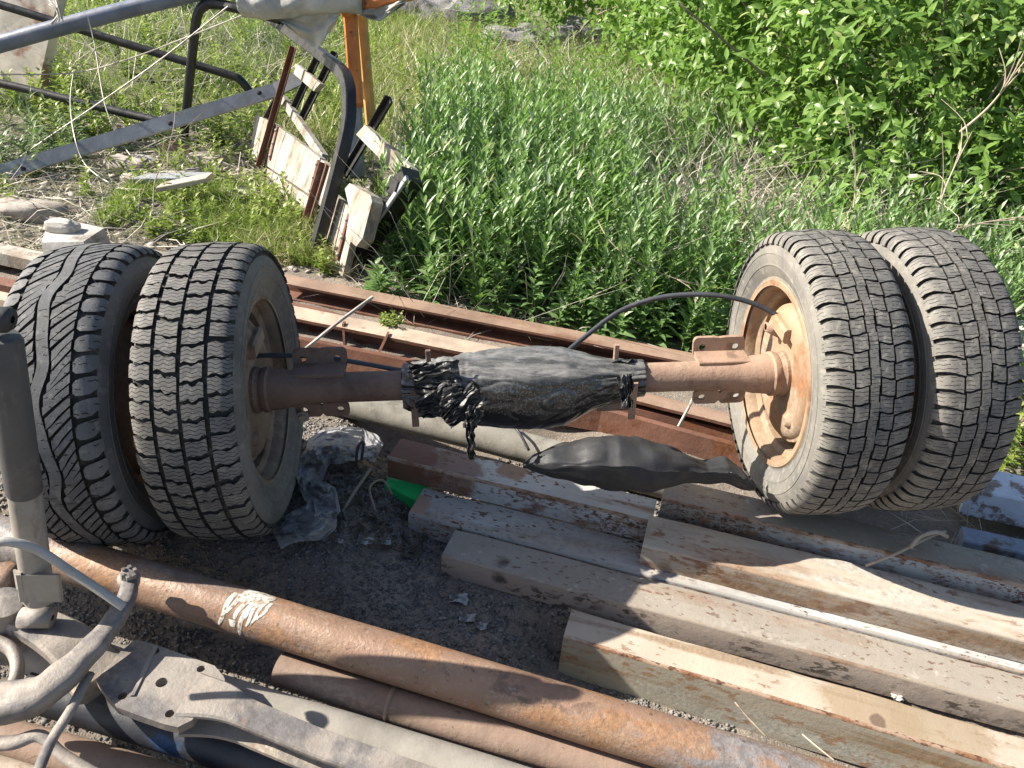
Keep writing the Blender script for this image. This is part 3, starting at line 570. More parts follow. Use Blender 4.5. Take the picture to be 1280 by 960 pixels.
def crown(s, d=0.0, R=.335, wsc=1.0):
    a = abs(s)
    if a <= .07:
        x = a; r = R - .005 * (a / .07) ** 2; nx_, nr = .0, 1.0
    else:
        e = (a - .07) / .03; x = .07 + .03 * math.sin(e); r = R - .005 - .03 * (1 - math.cos(e)); nx_, nr = math.sin(e), math.cos(e)
    return math.copysign((x - nx_ * d) * wsc, s), r - nr * d
def tyre(wheel, C, a, kind, mat, R=.335, wsc=1.0, phase=0.0, sgn=1, groove=None):
    b, c = EB, EC
    mb = MB(); dep = .0085
    half = [(.066, .205), (.072, .211), (.083, .216), (.0865, .224), (.0855, .229), (.092, .24), (.0978, .2545), (.0992, .255), (.0994, .258), (.0985, .2585), (.1005, .275), (.1003, .2815), (.1014, .282), (.1014, .2845), (.1, .285), (.0985, .293)]
    prof = [(-x * wsc, r) for x, r in half]
    ss = np.linspace(-.113, .113, 25)
    prof += [crown(float(s), dep, R, wsc) for s in ss]
    prof += [(x * wsc, r) for x, r in half[::-1]]
    prof += [(.06 * wsc, .207), (-.06 * wsc, .207)]
    k_ = len(mb.m); mb.lathe(C, a, b, c, prof, 120, 0, True); nh = len(half)
    for i in range(len(prof) - 1):
        if nh <= i < nh + 24:
            for q in range(120): mb.m[k_ + i * 120 + q] = 1
    circ = 2 * math.pi * R
    def blk(row, k, pitch):
        top, bot = [], []; wear = random.uniform(0, .0016)
        for s, lo, hi in row:
            x, r = crown(s, wear, R, wsc); x2, r2 = crown(s, dep + .002, R, wsc)
            for t in (lo, hi):
                ph = (t + k * pitch) / R + phase; e = b * math.cos(ph) + c * math.sin(ph)
                top.append((C + a * x + e * r, (s, t + k * pitch))); bot.append(C + a * x2 + e * r2)
        n = len(row); k0 = len(mb.v)
        mb.v.extend([p for p, _ in top]); mb.v.extend(bot)
        for i, (_, uv) in enumerate(top): mb.uv[k0 + i] = uv
        T = k0; B = k0 + 2 * n
        for i in range(n - 1):
            mb.f.append([T + 2 * i, T + 2 * i + 2, T + 2 * i + 3, T + 2 * i + 1])
            mb.f.append([B + 2 * i, B + 2 * i + 2, T + 2 * i + 2, T + 2 * i])
            mb.f.append([T + 2 * i + 1, T + 2 * i + 3, B + 2 * i + 3, B + 2 * i + 1])
            mb.m += [0, 1, 1]; mb.sm += [False] * 3
        mb.f.append([T, T + 1, B + 1, B]); e = 2 * (n - 1); mb.f.append([T + e + 1, T + e, B + e, B + e + 1])
        for _ in range(2): mb.m.append(1); mb.sm.append(False)
    if kind == 'winter':
        N = 58; p = circ / N
        cols = [(-.102, -.053, .1, 1), (-.0445, -.004, .45, 1), (.004, .0445, .12, -1), (.053, .102, .5, -1)]
        for k in range(N):
            for s0, s1, off, sg in cols:
                g_ = .0076; row = []; m_ = 6
                jt = random.uniform(-.0016, .0016); sk = random.uniform(-.05, .05); e0, e1 = random.uniform(-.0012, .0012), random.uniform(-.0012, .0012)
                for i in range(m_ + 1):
                    s = s0 + (s1 - s0) * i / m_; st_ = (.0048 if i in (2, 3) else 0) * (1 if k % 2 else .6)
                    sl_ = (.16 + sk) * (s - s0) * sg + .0013 * math.sin(i * 2.2 + k) + st_
                    lo = off * p + sl_ * sgn + jt; hi = lo + p - g_ - (.0012 * math.sin(i * 2.7 + k * 1.3))
                    if abs(s) > .095: lo += random.uniform(.001, .005); hi -= random.uniform(.001, .006)
                    if abs(s) < .06: s += e0 if i == 0 else (e1 if i == m_ else 0)
                    row.append((s, lo, hi))
                blk(row, k, p)
    elif kind == 'at':
        N = 50; p = circ / N
        NS = N * 5
        for k in range(NS):                               # wavy centre rib
            w_ = lambda t: .0075 * math.sin(2 * math.pi * t * (N / 5) / circ) + .0022 * math.sin(2 * math.pi * t * (N / 2.5) / circ)
            t0, t1 = k * circ / NS, (k + 1) * circ / NS
            top = []; bot = []; k0 = len(mb.v)
            for t in (t0, t1):
                for ds in (-.0105, .0105):
                    s = w_(t) + ds; x, r = crown(s, 0, R, wsc); x2, r2 = crown(s, dep, R, wsc); ph = t / R + phase; e = b * math.cos(ph) + c * math.sin(ph)
                    top.append(C + a * x + e * r); bot.append(C + a * x2 + e * r2)
            mb.v.extend(top + bot); mb.f += [[k0, k0 + 1, k0 + 3, k0 + 2], [k0, k0 + 2, k0 + 6, k0 + 4], [k0 + 1, k0 + 5, k0 + 7, k0 + 3]]
            mb.m += [0, 1, 1]; mb.sm += [False] * 3
            for i, (t, ds) in enumerate(((t0, -1), (t0, 1), (t1, -1), (t1, 1))): mb.uv[k0 + i] = (ds * .012 + .03, t)
        for k in range(N):
            for sd in (-1, 1):
                o_ = 0 if sd > 0 else .5 * p
                K_ = 1.05 * sgn                               # the same slant on both sides
                for j in range(2):                              # two slanted ribs per pitch, parted by a short and a full groove
                    s0, s1 = (.0155, .055) if j == 0 else (.0155, .054)
                    row = []
                    for i in range(5):
                        s = s0 + (s1 - s0) * i / 4
                        wv = w_(k * p + o_ + j * p / 2) * (1 - i / 4)
                        lo = o_ + j * p * .5 + K_ * (s - s0) * sd; hi = lo + p * .5 - (.0062 if j else (.0045 if i > 1 else .0006))
                        row.append((sd * s + wv, lo, hi))
                    blk(row, k, p)
                row = []
                for i, s in enumerate((.0595, .065, .078, .09, .1, .107)):
                    wob = (.2, .05, 0, 0, .03, .06)[i]
                    lo = o_ + .3 * p + K_ * .04 * sd + (s - .06) * K_ * sd * .22 + wob * p; hi = lo + p - .0085 - 2 * wob * p - (.004 if i > 3 else 0)
                    row.append((sd * s, lo, hi))
                blk(row, k, p)
    else:
        N = 60; p = circ / N
        for k in range(N):
            for s0, s1, off in ((-.009, .009, 0.0),):
                blk([(s0 + .0012 * (-1) ** k, 0, p * .52), (s1 + .0012 * (-1) ** k, 0, p * .52)], k, p)
                blk([(s0 - .0012 * (-1) ** k, p * .5, p * 1.0), (s1 - .0012 * (-1) ** k, p * .5, p * 1.0)], k, p)
            for sd in (-1, 1):
                off = .15 * p if sd > 0 else .6 * p; jt = random.uniform(-.0006, .0006); zz = .0016 * (-1) ** k
                row = []
                for i in range(5):
                    s = .0135 + .0285 * i / 4; lo = off + jt + .14 * (s - .0135) + (.0016 if i in (2, 3) else 0)
                    row.append((sd * (s + zz), lo, lo + p - .0042))
                blk(row, k, p)
                off2 = off + .14 * .0315 + .0015; row = []
                for i, s in enumerate((.0465, .055, .066, .078, .09, .1, .108, .113)):
                    cv = .005 * math.sin((s - .0475) / .064 * math.pi) + .06 * (s - .0475); gp = .0042 + .0075 * max(0, (s - .06) / .05)
                    row.append((sd * (s + (zz if i == 0 else 0)), off2 - cv + gp * .5, off2 - cv + p - gp * .5))
                blk(row, k, p)
    return mb.build('tyre', [mat, M_groove], wheel, C, sharp=35)

def wheel(C, a, mat, inner, label=None):
    """C tyre centre; a points away from the truck's middle. inner: the disc sits far out, as on the near twin"""
    mb = MB(); f = 1 if inner else -1
    pr = [(-.083, .208), (-.0845, .221), (-.081, .224), (-.077, .221), (-.075, .21), (-.066, .206), (-.05, .204), (-.042, .19), (.02, .188), (.03, .2), (.06, .206), (.075, .21), (.08, .223), (.085, .221), (.083, .208)]
    back = [(x, r - .0045) for x, r in pr[1:-1]][::-1]
    mb.lathe(C, a, EB, EC, pr, 72, 0, True)
    mb.lathe(C, a, EB, EC, [(x, r - .004) for x, r in pr[1:-1]], 72, 0, True)
    ds = [(f * .012, .186), (f * .035, .165), (f * .058, .14), (f * .066, .12), (f * .062, .09), (f * .062, .055)]
    mb.lathe(C, a, EB, EC, ds, 60, 0, True); mb.lathe(C, a, EB, EC, [(x + .004, r) for x, r in ds], 60, 0, True)
    o = mb.build('wheel', mat, AX, C, sharp=40)
    if label: o['label'] = label
    for k in range(6):
        ang = k * math.pi / 3 + .3; p = C + a * (f * .062) + (EB * math.cos(ang) + EC * math.sin(ang)) * .085
        m2 = MB(); m2.lathe(p, a, EB, EC, [(-.012, .0), (-.012, .011), (.016, .011), (.016, .0)], 6, 0, False); m2.build('wheel_nut', M_bolt, o)
    return o
DU = .26
CL = HL - EA * .083; CR = HR + EA * .083
wl = wheel(CL, -EA, M_rim_dk, True, 'muddy inner wheel with a studded blocky tyre'); tyre(wl, CL, -EA, 'winter', M_ty_win, .337, 1.02, .2)
CLo = CL - EA * (DU - .006)
wlo = wheel(CLo, -EA, M_rim_dk, False, 'outer wheel with a worn wavy-ribbed tyre'); tyre(wlo, CLo, -EA, 'at', M_ty_at, .34, 1.03, .0)
wr = wheel(CR, EA, M_rim_tan, True, 'inner wheel with a dusty orange rim'); tyre(wr, CR, EA, 'road', M_ty_road, .336, .93, .1)
CRo = CR + EA * (DU - .034)
wro = wheel(CRo, EA, M_rim_tan, False, 'outermost wheel with a dusty road tyre'); tyre(wro, CRo, EA, 'road', M_ty_road, .336, .93, .46)
# drums
for H, a, mt in ((HL, -EA, M_rim_dk), (HR, EA, M_rim_tan)):
    mb = MB()
    mb.lathe(H, a, EB, EC, [(.03, .05), (.03, .09), (.024, .1), (.024, .135), (.03, .15), (.04, .156), (.042, .164), (.05, .166), (.052, .158), (.125, .155), (.13, .14), (.14, .06)], 64, 0, True)
    for k in range(2):
        an = .9 + k * 2.9; p = H + a * .024 + (EB * math.cos(an) + EC * math.sin(an)) * .118
        mb.lathe(p, a, EB, EC, [(-.011, 0), (-.011, .011), (-.004, .017), (.004, .019)], 10, 0, True)
    p = H + a * .02 + (EB * .3 + EC * .95).normalized() * .11
    mb.box(p, EB * .045, EC * .018, a * .012, 0, .006)
    mb.build('brake_drum', mt, AX, H, sharp=40)
# housing: a tube along the axle with flared ends and sleeves
def hous(H, a, L, mat):
    mb = MB()
    pr = [(.035, .06), (.022, .062), (.018, .058), (.012, .0565), (.006, .06), (-.004, .0605), (-.008, .055), (-.02, .0535), (-.045, .051), (-.075, .043), (-.10, .040), (-.2, .040), (-.31, .0395)]
    pr += [(-.312, .0425), (-.36, .0425), (-.362, .039), (-L, .039)]
    pr = [(x, r * .88) for x, r in pr]
    mb.lathe(H, a, EB, EC, pr, 40, 0, True)
    return mb.build('axle_housing', mat, AX, H, sharp=35)
hous(HL, -EA, .47, M_axle_dk); hous(HR, EA, .47, M_axle)
# spring seats: drilled ears above and below each tube
def holed_plate(c, u, v, nrm, L, Hh, th, holes, r, mat, name, parent):
    """rounded bar in plane u,v with through holes, made of a strip round each hole"""
    mb = MB()
    xs_ = [-L / 2] + [h for h in holes] + [L / 2]
    def quad_ring(hx, x0, x1):
        n = 24; outer = []; inner = []
        for j in range(n):
            an = 2 * math.pi * j / n; dx, dy = math.cos(an), math.sin(an)
            tx = ((x1 - hx) if dx > 0 else (hx - x0)) / max(1e-6, abs(dx)); ty = Hh / 2 / max(1e-6, abs(dy)); t = min(tx, ty)
            ox, oy = hx + dx * t, dy * t
            if (ox > L / 2 - .012 or ox < -L / 2 + .012) and abs(oy) > Hh / 2 - .012:      # round the corners
                cx = math.copysign(L / 2 - .012, ox); cy = math.copysign(Hh / 2 - .012, oy); w_ = Vector((ox - cx, oy - cy)); 
                if w_.length > .012: w_ *= .012 / w_.length
                ox, oy = cx + w_.x, cy + w_.y
            outer.append((ox, oy)); inner.append((hx + dx * r, dy * r))
        def W(p, k): return c + u * p[0] + v * p[1] + nrm * k
        rings = [[W(p, 0) for p in inner], [W(p, 0) for p in outer], [W(p, th) for p in outer], [W(p, th) for p in inner], [W(p, 0) for p in inner]]
        mb.loft(rings, 0, False, False)
    mids = [-L / 2] + [(holes[i] + holes[i + 1]) / 2 for i in range(len(holes) - 1)] + [L / 2]
    for i, h in enumerate(holes): quad_ring(h, mids[i], mids[i + 1])
    return mb.build(name, mat, parent)
def axp(px, py, t): return atd(px, py, t)
def onax(H, a, x, y, z): return H + a * x + EB * y + EC * z
for H, a, mt in ((HR, EA, M_axle), (HL, -EA, M_axle_dk)):
    holed_plate(onax(H, a, -.118, .045, .05), a, (EC + EB * .25).normalized(), EB, .125, .05, .009, [-.04, .04], .0085, mt, 'spring_bracket', AX)
    holed_plate(onax(H, a, -.118, -.008, -.056), a, (EC - EB * .1).normalized(), EB, .125, .04, .009, [-.042, .042], .0085, mt, 'spring_bracket', AX)
    mb = MB()
    mb.box(onax(H, a, -.118, .02, .036), a * .06, EB * .03, EC * .006, 0, .002)
    mb.build('bracket_web', mt, AX)
    mb = MB(); mb.box(onax(H, a, -.335, -.044, -.035), EC * .05, a * .008, EB * .0045, 0, .002); mb.build('stop_bar', mt, AX)
    mb = MB(); mb.box(onax(H, a, -.37, .02, .05), EC * .03, a * .006, EB * .0045, 0, .002); mb.build('stop_bar', mt, AX)
    p = onax(H, a, -.33, .0, -.075)
    mb = MB(); mb.tube([p, p - a * .08], .014, 14); mb.build('stub_pipe', M_pipe_grey if H is HL else mt, AX)
m2 = MB(); p = onax(HL, -EA, -.075, -.016, -.063); m2.lathe(p, EB, EA, EC, [(-.016, 0), (-.016, .009), (-.009, .0105), (-.009, .015), (-.003, .015)], 8, 0, False); m2.build('bracket_bolt', M_bolt, AX)


# brake cable: black arch from the differential to the right hub, and its twin to the left
mb = MB(); cpts = [atd(706, 442, 1.93), atd(735, 418, 1.95), atd(775, 389, 1.96), atd(820, 373, 1.95), atd(868, 368, 1.93), atd(915, 372, 1.91), atd(955, 385, 1.9), atd(985, 405, 1.9), atd(1000, 422, 1.92)]
mb.tube(smooth_path(cpts, 6), .0062, 10); mb.build('brake_cable', M_cable, AX)
mb = MB(); cpts = [atd(300, 446, 1.86), atd(345, 444, 1.86), atd(400, 446, 1.87), atd(440, 452, 1.87), atd(490, 461, 1.87), atd(520, 466, 1.86)]
mb.tube(smooth_path(cpts, 6), .008, 10, flat=((0, 0, 1), .6)); mb.build('brake_cable', M_cable, AX)
mb = MB(); mb.lathe(onax(HR, EA, .01, .06, .085), (EA + EC * -.5).normalized(), EB, EC, [(-.02, .008), (-.02, .012), (.02, .013), (.02, .008)], 14); mb.build('cable_clamp', M_axle, AX)

# ------------------------------------------------------------------ black bag over the differential
NXB, NAB = 170, 110
core = [(-.062, .052), (-.035, .06), (.012, .056), (.046, .047), (.060, .034), (.072, -.005), (.074, -.045), (.06, -.085), (.03, -.105), (-.02, -.1), (-.06, -.075), (-.078, -.02)]
ns_ = len(core); cc_ = [Vector((a, b, 0)) for a, b in core]; sec = []
for j in range(NAB):
    f = j / NAB * ns_; i0 = int(f); t = f - i0; p0, p1, p2, p3 = cc_[i0 - 1], cc_[i0 % ns_], cc_[(i0 + 1) % ns_], cc_[(i0 + 2) % ns_]
    sec.append(.5 * (2 * p1 + (p2 - p0) * t + (2 * p0 - 5 * p1 + 4 * p2 - p3) * t * t + (3 * p1 - p0 - 3 * p2 + p3) * t ** 3))
rings = []
for i in range(NXB + 1):
    px = 500 + 300 * i / NXB
    cen = HL.lerp(HR, (px - 335) / 628)
    w_ = interp(px, [500, 540, 590, 625, 655, 700, 735, 765, 800], [.1, .38, .85, 1.04, 1.1, .98, .46, .14, .02])
    left = max(0, min(1, (604 - px) / 55)); right = max(0, min(1, (px - 712) / 40)); rg = []
    for j in range(NAB):
        q2 = sec[j]; an = math.atan2(q2.y, q2.x); rc = .041 + .004 * left
        d_ = q2.x * w_ + math.cos(an) * rc * (1 - w_); h_ = q2.y * w_ + math.sin(an) * rc * (1 - w_)
        nr = Vector((math.cos(an), math.sin(an)))
        wr_ = 0
        if left > 0:
            rid = abs(((px * .03 + an * 2.6 + 1.1 * noise.noise(Vector((px * .03, an, 3)))) % 1) - .5) * 2 - .5
            wr_ += left * (.011 * rid + .008 * noise.noise(Vector((px * .05, an * 2.2, 9))) + .003 * noise.noise(Vector((px * .2, an * 5, 1))))
        if right > 0: wr_ += right * ((.0022 * abs(math.sin(an * 9 + px * .012 + 3 * noise.noise(Vector((px * .03, an * 2, 2))))) - .001) + .0035 * noise.noise(Vector((px * .035, an * 4, 5))))
        wr_ += .003 * abs(noise.noise(Vector((px * .014 + an * .8, an * 2.0, 7)))) - .0022 * max(0, 1 - 9 * abs(noise.noise(Vector((px * .016 + an * .5, an * 2.2 - px * .01, 12))))) + .0012 * noise.noise(Vector((px * .05, an * 3, 7))) + .0004 * noise.noise(Vector((px * .25 + an, an * 9, 4)))
        rg.append(cen - EB * (d_ + nr.x * wr_) + EC * (h_ + nr.y * wr_))
    rings.append(rg)
mb = MB(); mb.loft(rings, 0, True, True)
pb_ = HL.lerp(HR, (676 - 335) / 628) - EB * .068 + EC * -.018
mb.lathe(pb_, -EB, EA, EC, [(-.01, .022), (.002, .0205), (.008, .016), (.011, .009), (.012, 0)], 24, 1)
# ruffled mouth of the bag on the left: loose pleated flaps
def flap(cpx, lens, dirx, wdt, seedv, dep0):
    rows = []
    n = 18; m_ = 26
    for i in range(n + 1):
        f = i / n; row = []
        for j in range(m_ + 1):
            g_ = j / m_ - .5
            x = cpx[0] + dirx[0] * lens * f + g_ * wdt * (1 - .35 * f) * dirx[1] * -1
            y = cpx[1] + dirx[1] * lens * f + g_ * wdt * (1 - .35 * f) * dirx[0]
            x += 5 * noise.noise(Vector((f * 4, g_ * 6, seedv))); y += 4 * noise.noise(Vector((f * 5, g_ * 7, seedv + 3)))
            w_ = g_ * 5.2 + 1.1 * noise.noise(Vector((f * 2.2, g_ * 2, seedv + 7))) + seedv
            t = dep0 + .014 * noise.noise(Vector((f * 2.4, g_ * 4, seedv + 7))) + .012 * (abs((w_ % 1) - .5) * 2 - .5) * (.35 + .65 * f) + .004 * noise.noise(Vector((f * 11, g_ * 16, seedv)))
            row.append(atd(x, y, t))
        rows.append(row)
    mb.loft(rows, 1, False, False, False)
flap((575, 468), 62, (-.93, .15), 44, 1.0, 1.79)
flap((575, 488), 62, (-.84, .42), 40, 2.0, 1.775)
flap((600, 490), 62, (-.7, .6), 34, 3.0, 1.765)
flap((556, 462), 46, (-.98, -.02), 20, 5.0, 1.81)
flap((596, 510), 34, (-.3, .8), 26, 4.0, 1.75)
flap((586, 525), 50, (.08, 1), 11, 6.0, 1.745)
flap((782, 468), 42, (.05, 1), 20, 8.0, 1.80)
flap((760, 460), 38, (.9, -.18), 16, 9.0, 1.86)
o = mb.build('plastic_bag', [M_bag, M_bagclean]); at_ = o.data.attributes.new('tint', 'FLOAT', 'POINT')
nv_ = (NXB + 1) * NAB                                   # dust film on what faces up, with the sun's gloss painted into it
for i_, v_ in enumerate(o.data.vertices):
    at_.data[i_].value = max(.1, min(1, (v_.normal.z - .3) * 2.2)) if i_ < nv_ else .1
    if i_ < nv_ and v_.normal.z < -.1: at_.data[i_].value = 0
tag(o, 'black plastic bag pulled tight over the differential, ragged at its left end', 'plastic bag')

# rubber lump on the bars
mb = MB(); rings = []
xs_ = [654, 666, 690, 730, 770, 810, 850, 880, 905, 925, 940]
tp = [579, 568, 559, 548, 544, 552, 565, 577, 572, 584, 604]; bo = [582, 588, 596, 606, 612, 614, 607, 603, 604, 610, 614]
for i in range(141):
    px = 654 + 286 * i / 140; yt, yb = interp(px, xs_, tp), interp(px, xs_, bo); t = interp(px, [654, 940], [1.83, 1.86])
    c = atd(px, (yt + yb) / 2, t); hh = (yb - yt) / 2 * t / 1000; dep = .02 + 1.15 * hh
    rings.append([c - Fv * (math.cos(an) * dep) + Uv * (math.copysign(abs(math.sin(an)) ** 1.35, math.sin(an)) * hh * 1.05) + (Uv * math.sin(an) - Fv * math.cos(an)) * (.006 * (abs(noise.noise(Vector((px * .007 + an * .3, an * .9, 4)))) - .2) - .003 * max(0, 1 - 7 * abs(noise.noise(Vector((px * .014, an * 1.2, 8)))))) + Vector((0, 0, .012 * noise.noise(Vector((px * .03, an * 1.5, 2))) + .0012 * noise.noise(Vector((px * .06, an * 2, 6))))) for an in [2 * math.pi * j / 64 for j in range(64)]])
mb.loft(rings, 0, True, True)
tag(mb.build('rubber_tube', M_rubber), 'flattened piece of dull black inner tube lying on the bars', 'inner tube')

# clear polythene sheet by the left wheel
mb = MB(); path = [(474, 566), (445, 553), (405, 560), (388, 585), (388, 612), (408, 628), (396, 650), (345, 672)]
wds = [26, 44, 44, 38, 32, 40, 46, 30]
pp = []; K = 64; M_ = 22
for i in range(K + 1):
    f = i / K * (len(path) - 1); i0 = min(int(f), len(path) - 2); fr_ = f - i0
    x = path[i0][0] * (1 - fr_) + path[i0 + 1][0] * fr_; y = path[i0][1] * (1 - fr_) + path[i0 + 1][1] * fr_
    dx, dy = path[i0 + 1][0] - path[i0][0], path[i0 + 1][1] - path[i0][1]; ll = math.hypot(dx, dy); wd = wds[i0] * (1 - fr_) + wds[i0 + 1] * fr_
    row = []
    for j in range(M_ + 1):
        g_ = (j / M_ - .5); wob = 1 + .35 * noise.noise(Vector((i * .16, g_ * 1.5, 4)))
        X_ = x - dy / ll * g_ * wd * wob; Y_ = y + dx / ll * g_ * wd * wob
        p = at(X_, Y_, 0.0); gz = float(gh(p.x, p.y))
        gz = max(gz, -.08); z = gz + .015 + .075 * abs(noise.noise(Vector((p.x * 12, p.y * 12, 1)))) + .03 * abs(noise.noise(Vector((p.x * 34, p.y * 34, 5)))) + .008 * noise.noise(Vector((p.x * 110, p.y * 110, 5))) + (.03 if i < 24 else 0) * (1 - abs(g_) * 2)
        row.append(at(X_, Y_, z))
    pp.append(row)
mb.loft(pp, 0, False, False, False)
tag(mb.build('plastic_sheet', M_film), 'crumpled dirty clear polythene on the gravel beside the left wheels', 'plastic sheet')

# green scrap
mb = MB(); a = at(484, 600, -.004); b = at(527, 622, -.004)
mb.box((a + b) / 2 + Vector((.006, .03, -.03)), (b - a) / 2, Vector((.01, .045, 0)), Vector((0, 0, .028)), 0, .003)
tag(mb.build('plastic_scrap', M_green), 'bright green plastic scrap under the rusty end of the white bar', 'plastic scrap')

# ------------------------------------------------------------------ front axle beam and steering parts at the lower left
ZP = .1
FA = thing('front_axle', 'forged front axle with drilled pad and steering arm at the lower left', 'axle', at(150, 860, -.02))
mb = MB()
def zat(px, py, z): return at(px, py, z)
# pad: thick plate with holes; outline in pixels on height ZP
out = [(120, 850), (132, 868), (146, 884), (170, 893), (205, 905), (222, 909), (240, 900), (262, 872), (283, 860), (280, 846), (268, 832), (240, 822), (212, 812), (186, 803), (168, 800), (150, 815)]
cen_ = at(200, 856, ZP)
holes = [(194, 814, .0075), (251, 836, .0075), (202, 853, .0105), (153, 870, .0078), (212, 892, .0078)]
import mathutils.geometry as mg
def plate_holes(mb, outline, holes, z0, th, m=0, nh=14):
    loop = [at(x, y, z0) for x, y in outline]
    loops = [[Vector((p.x, p.y, 0)) for p in loop]]
    for x, y, r in holes:
        c = at(x, y, z0); loops.append([Vector((c.x + r * math.cos(t), c.y + r * math.sin(t), 0)) for t in [-2 * math.pi * j / nh for j in range(nh)]])
    flat = [p for l in loops for p in l]
    tris = mg.tessellate_polygon(loops)
    top = [Vector((p.x, p.y, z0)) for p in flat]; bot = [Vector((p.x, p.y, z0 - th)) for p in flat]
    n = len(flat); fs = [list(t) for t in tris] + [[i + n for i in t][::-1] for t in tris]
    k = 0
    for l in loops:
        for i in range(len(l)):
            a_, b_ = k + i, k + (i + 1) % len(l); fs.append([a_, b_, b_ + n, a_ + n])
        k += len(l)
    mb.add(top + bot, fs, m)
plate_holes(mb, out, holes, ZP, .018)
mb.build('spring_pad', M_cast, FA)
# I beam running away to the lower right: top flange, web, bottom flange
mb = MB()
top = smooth_path([at(235, 866, ZP + .004), at(275, 874, ZP + .008), at(318, 893, ZP + .004), at(400, 927, ZP), at(500, 962, ZP - .004), at(640, 1010, ZP - .01)], 6)
K = len(top); rings = []
for i, p in enumerate(top):
    f = i / (K - 1); d = (top[min(i + 1, K - 1)] - top[max(i - 1, 0)]).normalized(); n = Vector((-d.y, d.x, 0)).normalized()
    wd = interp(f, [0, .2, .35, .5, 1], [.047, .036, .027, .026, .026]); z = Vector((0, 0, 1))
    rings.append([p + n * a_ * wd + z * b_ for a_, b_ in ((-1, -.004), (-.9, 0), (.9, 0), (1, -.004), (1, -.010), (.28, -.014), (.28, -.05), (1, -.054), (1, -.062), (-1, -.062), (-1, -.054), (-.28, -.05), (-.28, -.014), (-1, -.010))])
mb.loft(rings, 0, False, True)
mb.build('axle_beam', M_cast, FA, sharp=30)
# beam on the other side of the pad, thick, towards the kingpin
mb = MB()
top = smooth_path([at(128, 842, ZP - .012), at(112, 826, ZP - .004), at(85, 798, ZP + .012), at(40, 772, ZP + .016), at(-20, 752, ZP + .02), at(-90, 735, ZP + .02)], 6); rings = []; K = len(top)
for i, p in enumerate(top):
    f = i / (K - 1); d = (top[min(i + 1, K - 1)] - top[max(i - 1, 0)]).normalized(); n = Vector((-d.y, d.x, 0)).normalized()
    wd = interp(f, [0, .3, .6, 1], [.055, .046, .034, .032])
    rings.append([p + n * a_ * wd + Vector((0, 0, b_)) for a_, b_ in ((-1, -.008), (-.85, -.001), (.85, 0), (1, -.008), (1, -.03), (.7, -.045), (-.7, -.045), (-1, -.03))])
mb.loft(rings, 0, False, True); mb.build('axle_beam', M_cast, FA, sharp=30)
# ribs on the pad
mb = MB(); 
mb.box(at(181, 838, ZP + .001), (at(195, 808, ZP) - at(166, 870, ZP)) * .5, Vector((.004, .001, 0)), Vector((0, 0, .0022)), 0, .0015)
mb.build('pad_rib', M_cast, FA)
# kingpin boss
mb = MB(); c = at(8, 770, .1)
mb.lathe(c, Vector((.2, -.1, 1)).normalized(), Vector((1, 0, -.2)).normalized(), Vector((0, 1, .1)).normalized(), [(-.1, .0), (-.1, .045), (-.03, .048), (-.02, .04), (.02, .04), (.025, .036), (.045, .034), (.05, .0)], 28)
mb.build('kingpin_boss', M_cast, FA, sharp=40)
# curved steering arm with ball joint
mb = MB(); zs = [.1, .115, .13, .14, .145, .15, .155, .158, .16]
apx = [(-30, 880), (10, 878), (48, 868), (82, 842), (108, 817), (132, 790), (150, 764), (160, 742), (163, 722)]
pts = smooth_path([at(x, y, z) for (x, y), z in zip(apx, zs)], 6)
rings = []
for i, p in enumerate(pts):
    t_ = (pts[min(i + 1, len(pts) - 1)] - pts[max(i - 1, 0)]).normalized(); sd_ = Vector((0, -.25, 1)).cross(t_).normalized(); u_ = t_.cross(sd_)
    a_ = interp(i, [0, 12, 24, 36, 48], [.038, .031, .022, .018, .0145]); b_ = interp(i, [0, 12, 24, 36, 48], [.024, .02, .015, .012, .01])
    a_ *= 1 + .12 * noise.noise(Vector((i * .25, 1, 2))); b_ *= 1 + .2 * noise.noise(Vector((i * .2, 5, 2)))
    rings.append([p + sd_ * x * a_ + u_ * y * b_ for x, y in ((-.72, 1), (-.3, 1.06), (.3, 1.06), (.72, 1), (.95, .6), (1, 0), (.95, -.6), (.7, -1), (-.7, -1), (-.95, -.6), (-1, 0), (-.95, .6))])
mb.loft(rings, 0, True, True); mb.build('steering_arm', M_cast, FA, sharp=50)
mb = MB(); c = at(161, 722, .165); za = (Vector((.25, -.2, 1))).normalized(); xa = za.orthogonal().normalized(); ya = za.cross(xa)
mb.lathe(c, za, xa, ya, [(-.035, 0), (-.035, .012), (-.02, .02), (-.004, .021), (.0, .018), (.002, .0145), (.018, .0135), (.02, .010), (.02, 0)], 24)
for k in range(6):
    an = k * math.pi / 3; p = c + za * .014 + (xa * math.cos(an) + ya * math.sin(an)) * .0115; mb.box(p, za * .009, xa * .003, ya * .003)
mb.build('ball_joint', M_cast, FA, sharp=40)
# lower lug of the knuckle
mb = MB(); pts = smooth_path([at(-20, 930, .07), at(18, 928, .08), at(50, 920, .085), at(80, 945, .07), at(130, 975, .06)], 6)
mb.tube(pts, [interp(i, [0, 8, 16, 24], [.015, .013, .010, .012]) for i in range(len(pts))], 14, flat=((0, 0, 1), .7)); mb.build('knuckle_lug', M_cast, FA)
# C shaped knuckle at the far left
mb = MB(); pts = smooth_path([at(-10, 800, .09), at(14, 812, .085), at(22, 836, .08), at(12, 862, .08), at(-20, 872, .08)], 6)
mb.tube(pts, .012, 14, flat=((0, 0, 1), 1.3)); mb.build('knuckle', M_cast, FA)
# thin link
mb = MB(); pts = [at(112, 842, .115), at(88, 888, .12), at(62, 930, .125), at(40, 985, .13)]
mb.tube(smooth_path(pts, 5), .0095, 8, flat=((0, 0, 1), .7)); mb.build('drag_link', M_cast, FA)
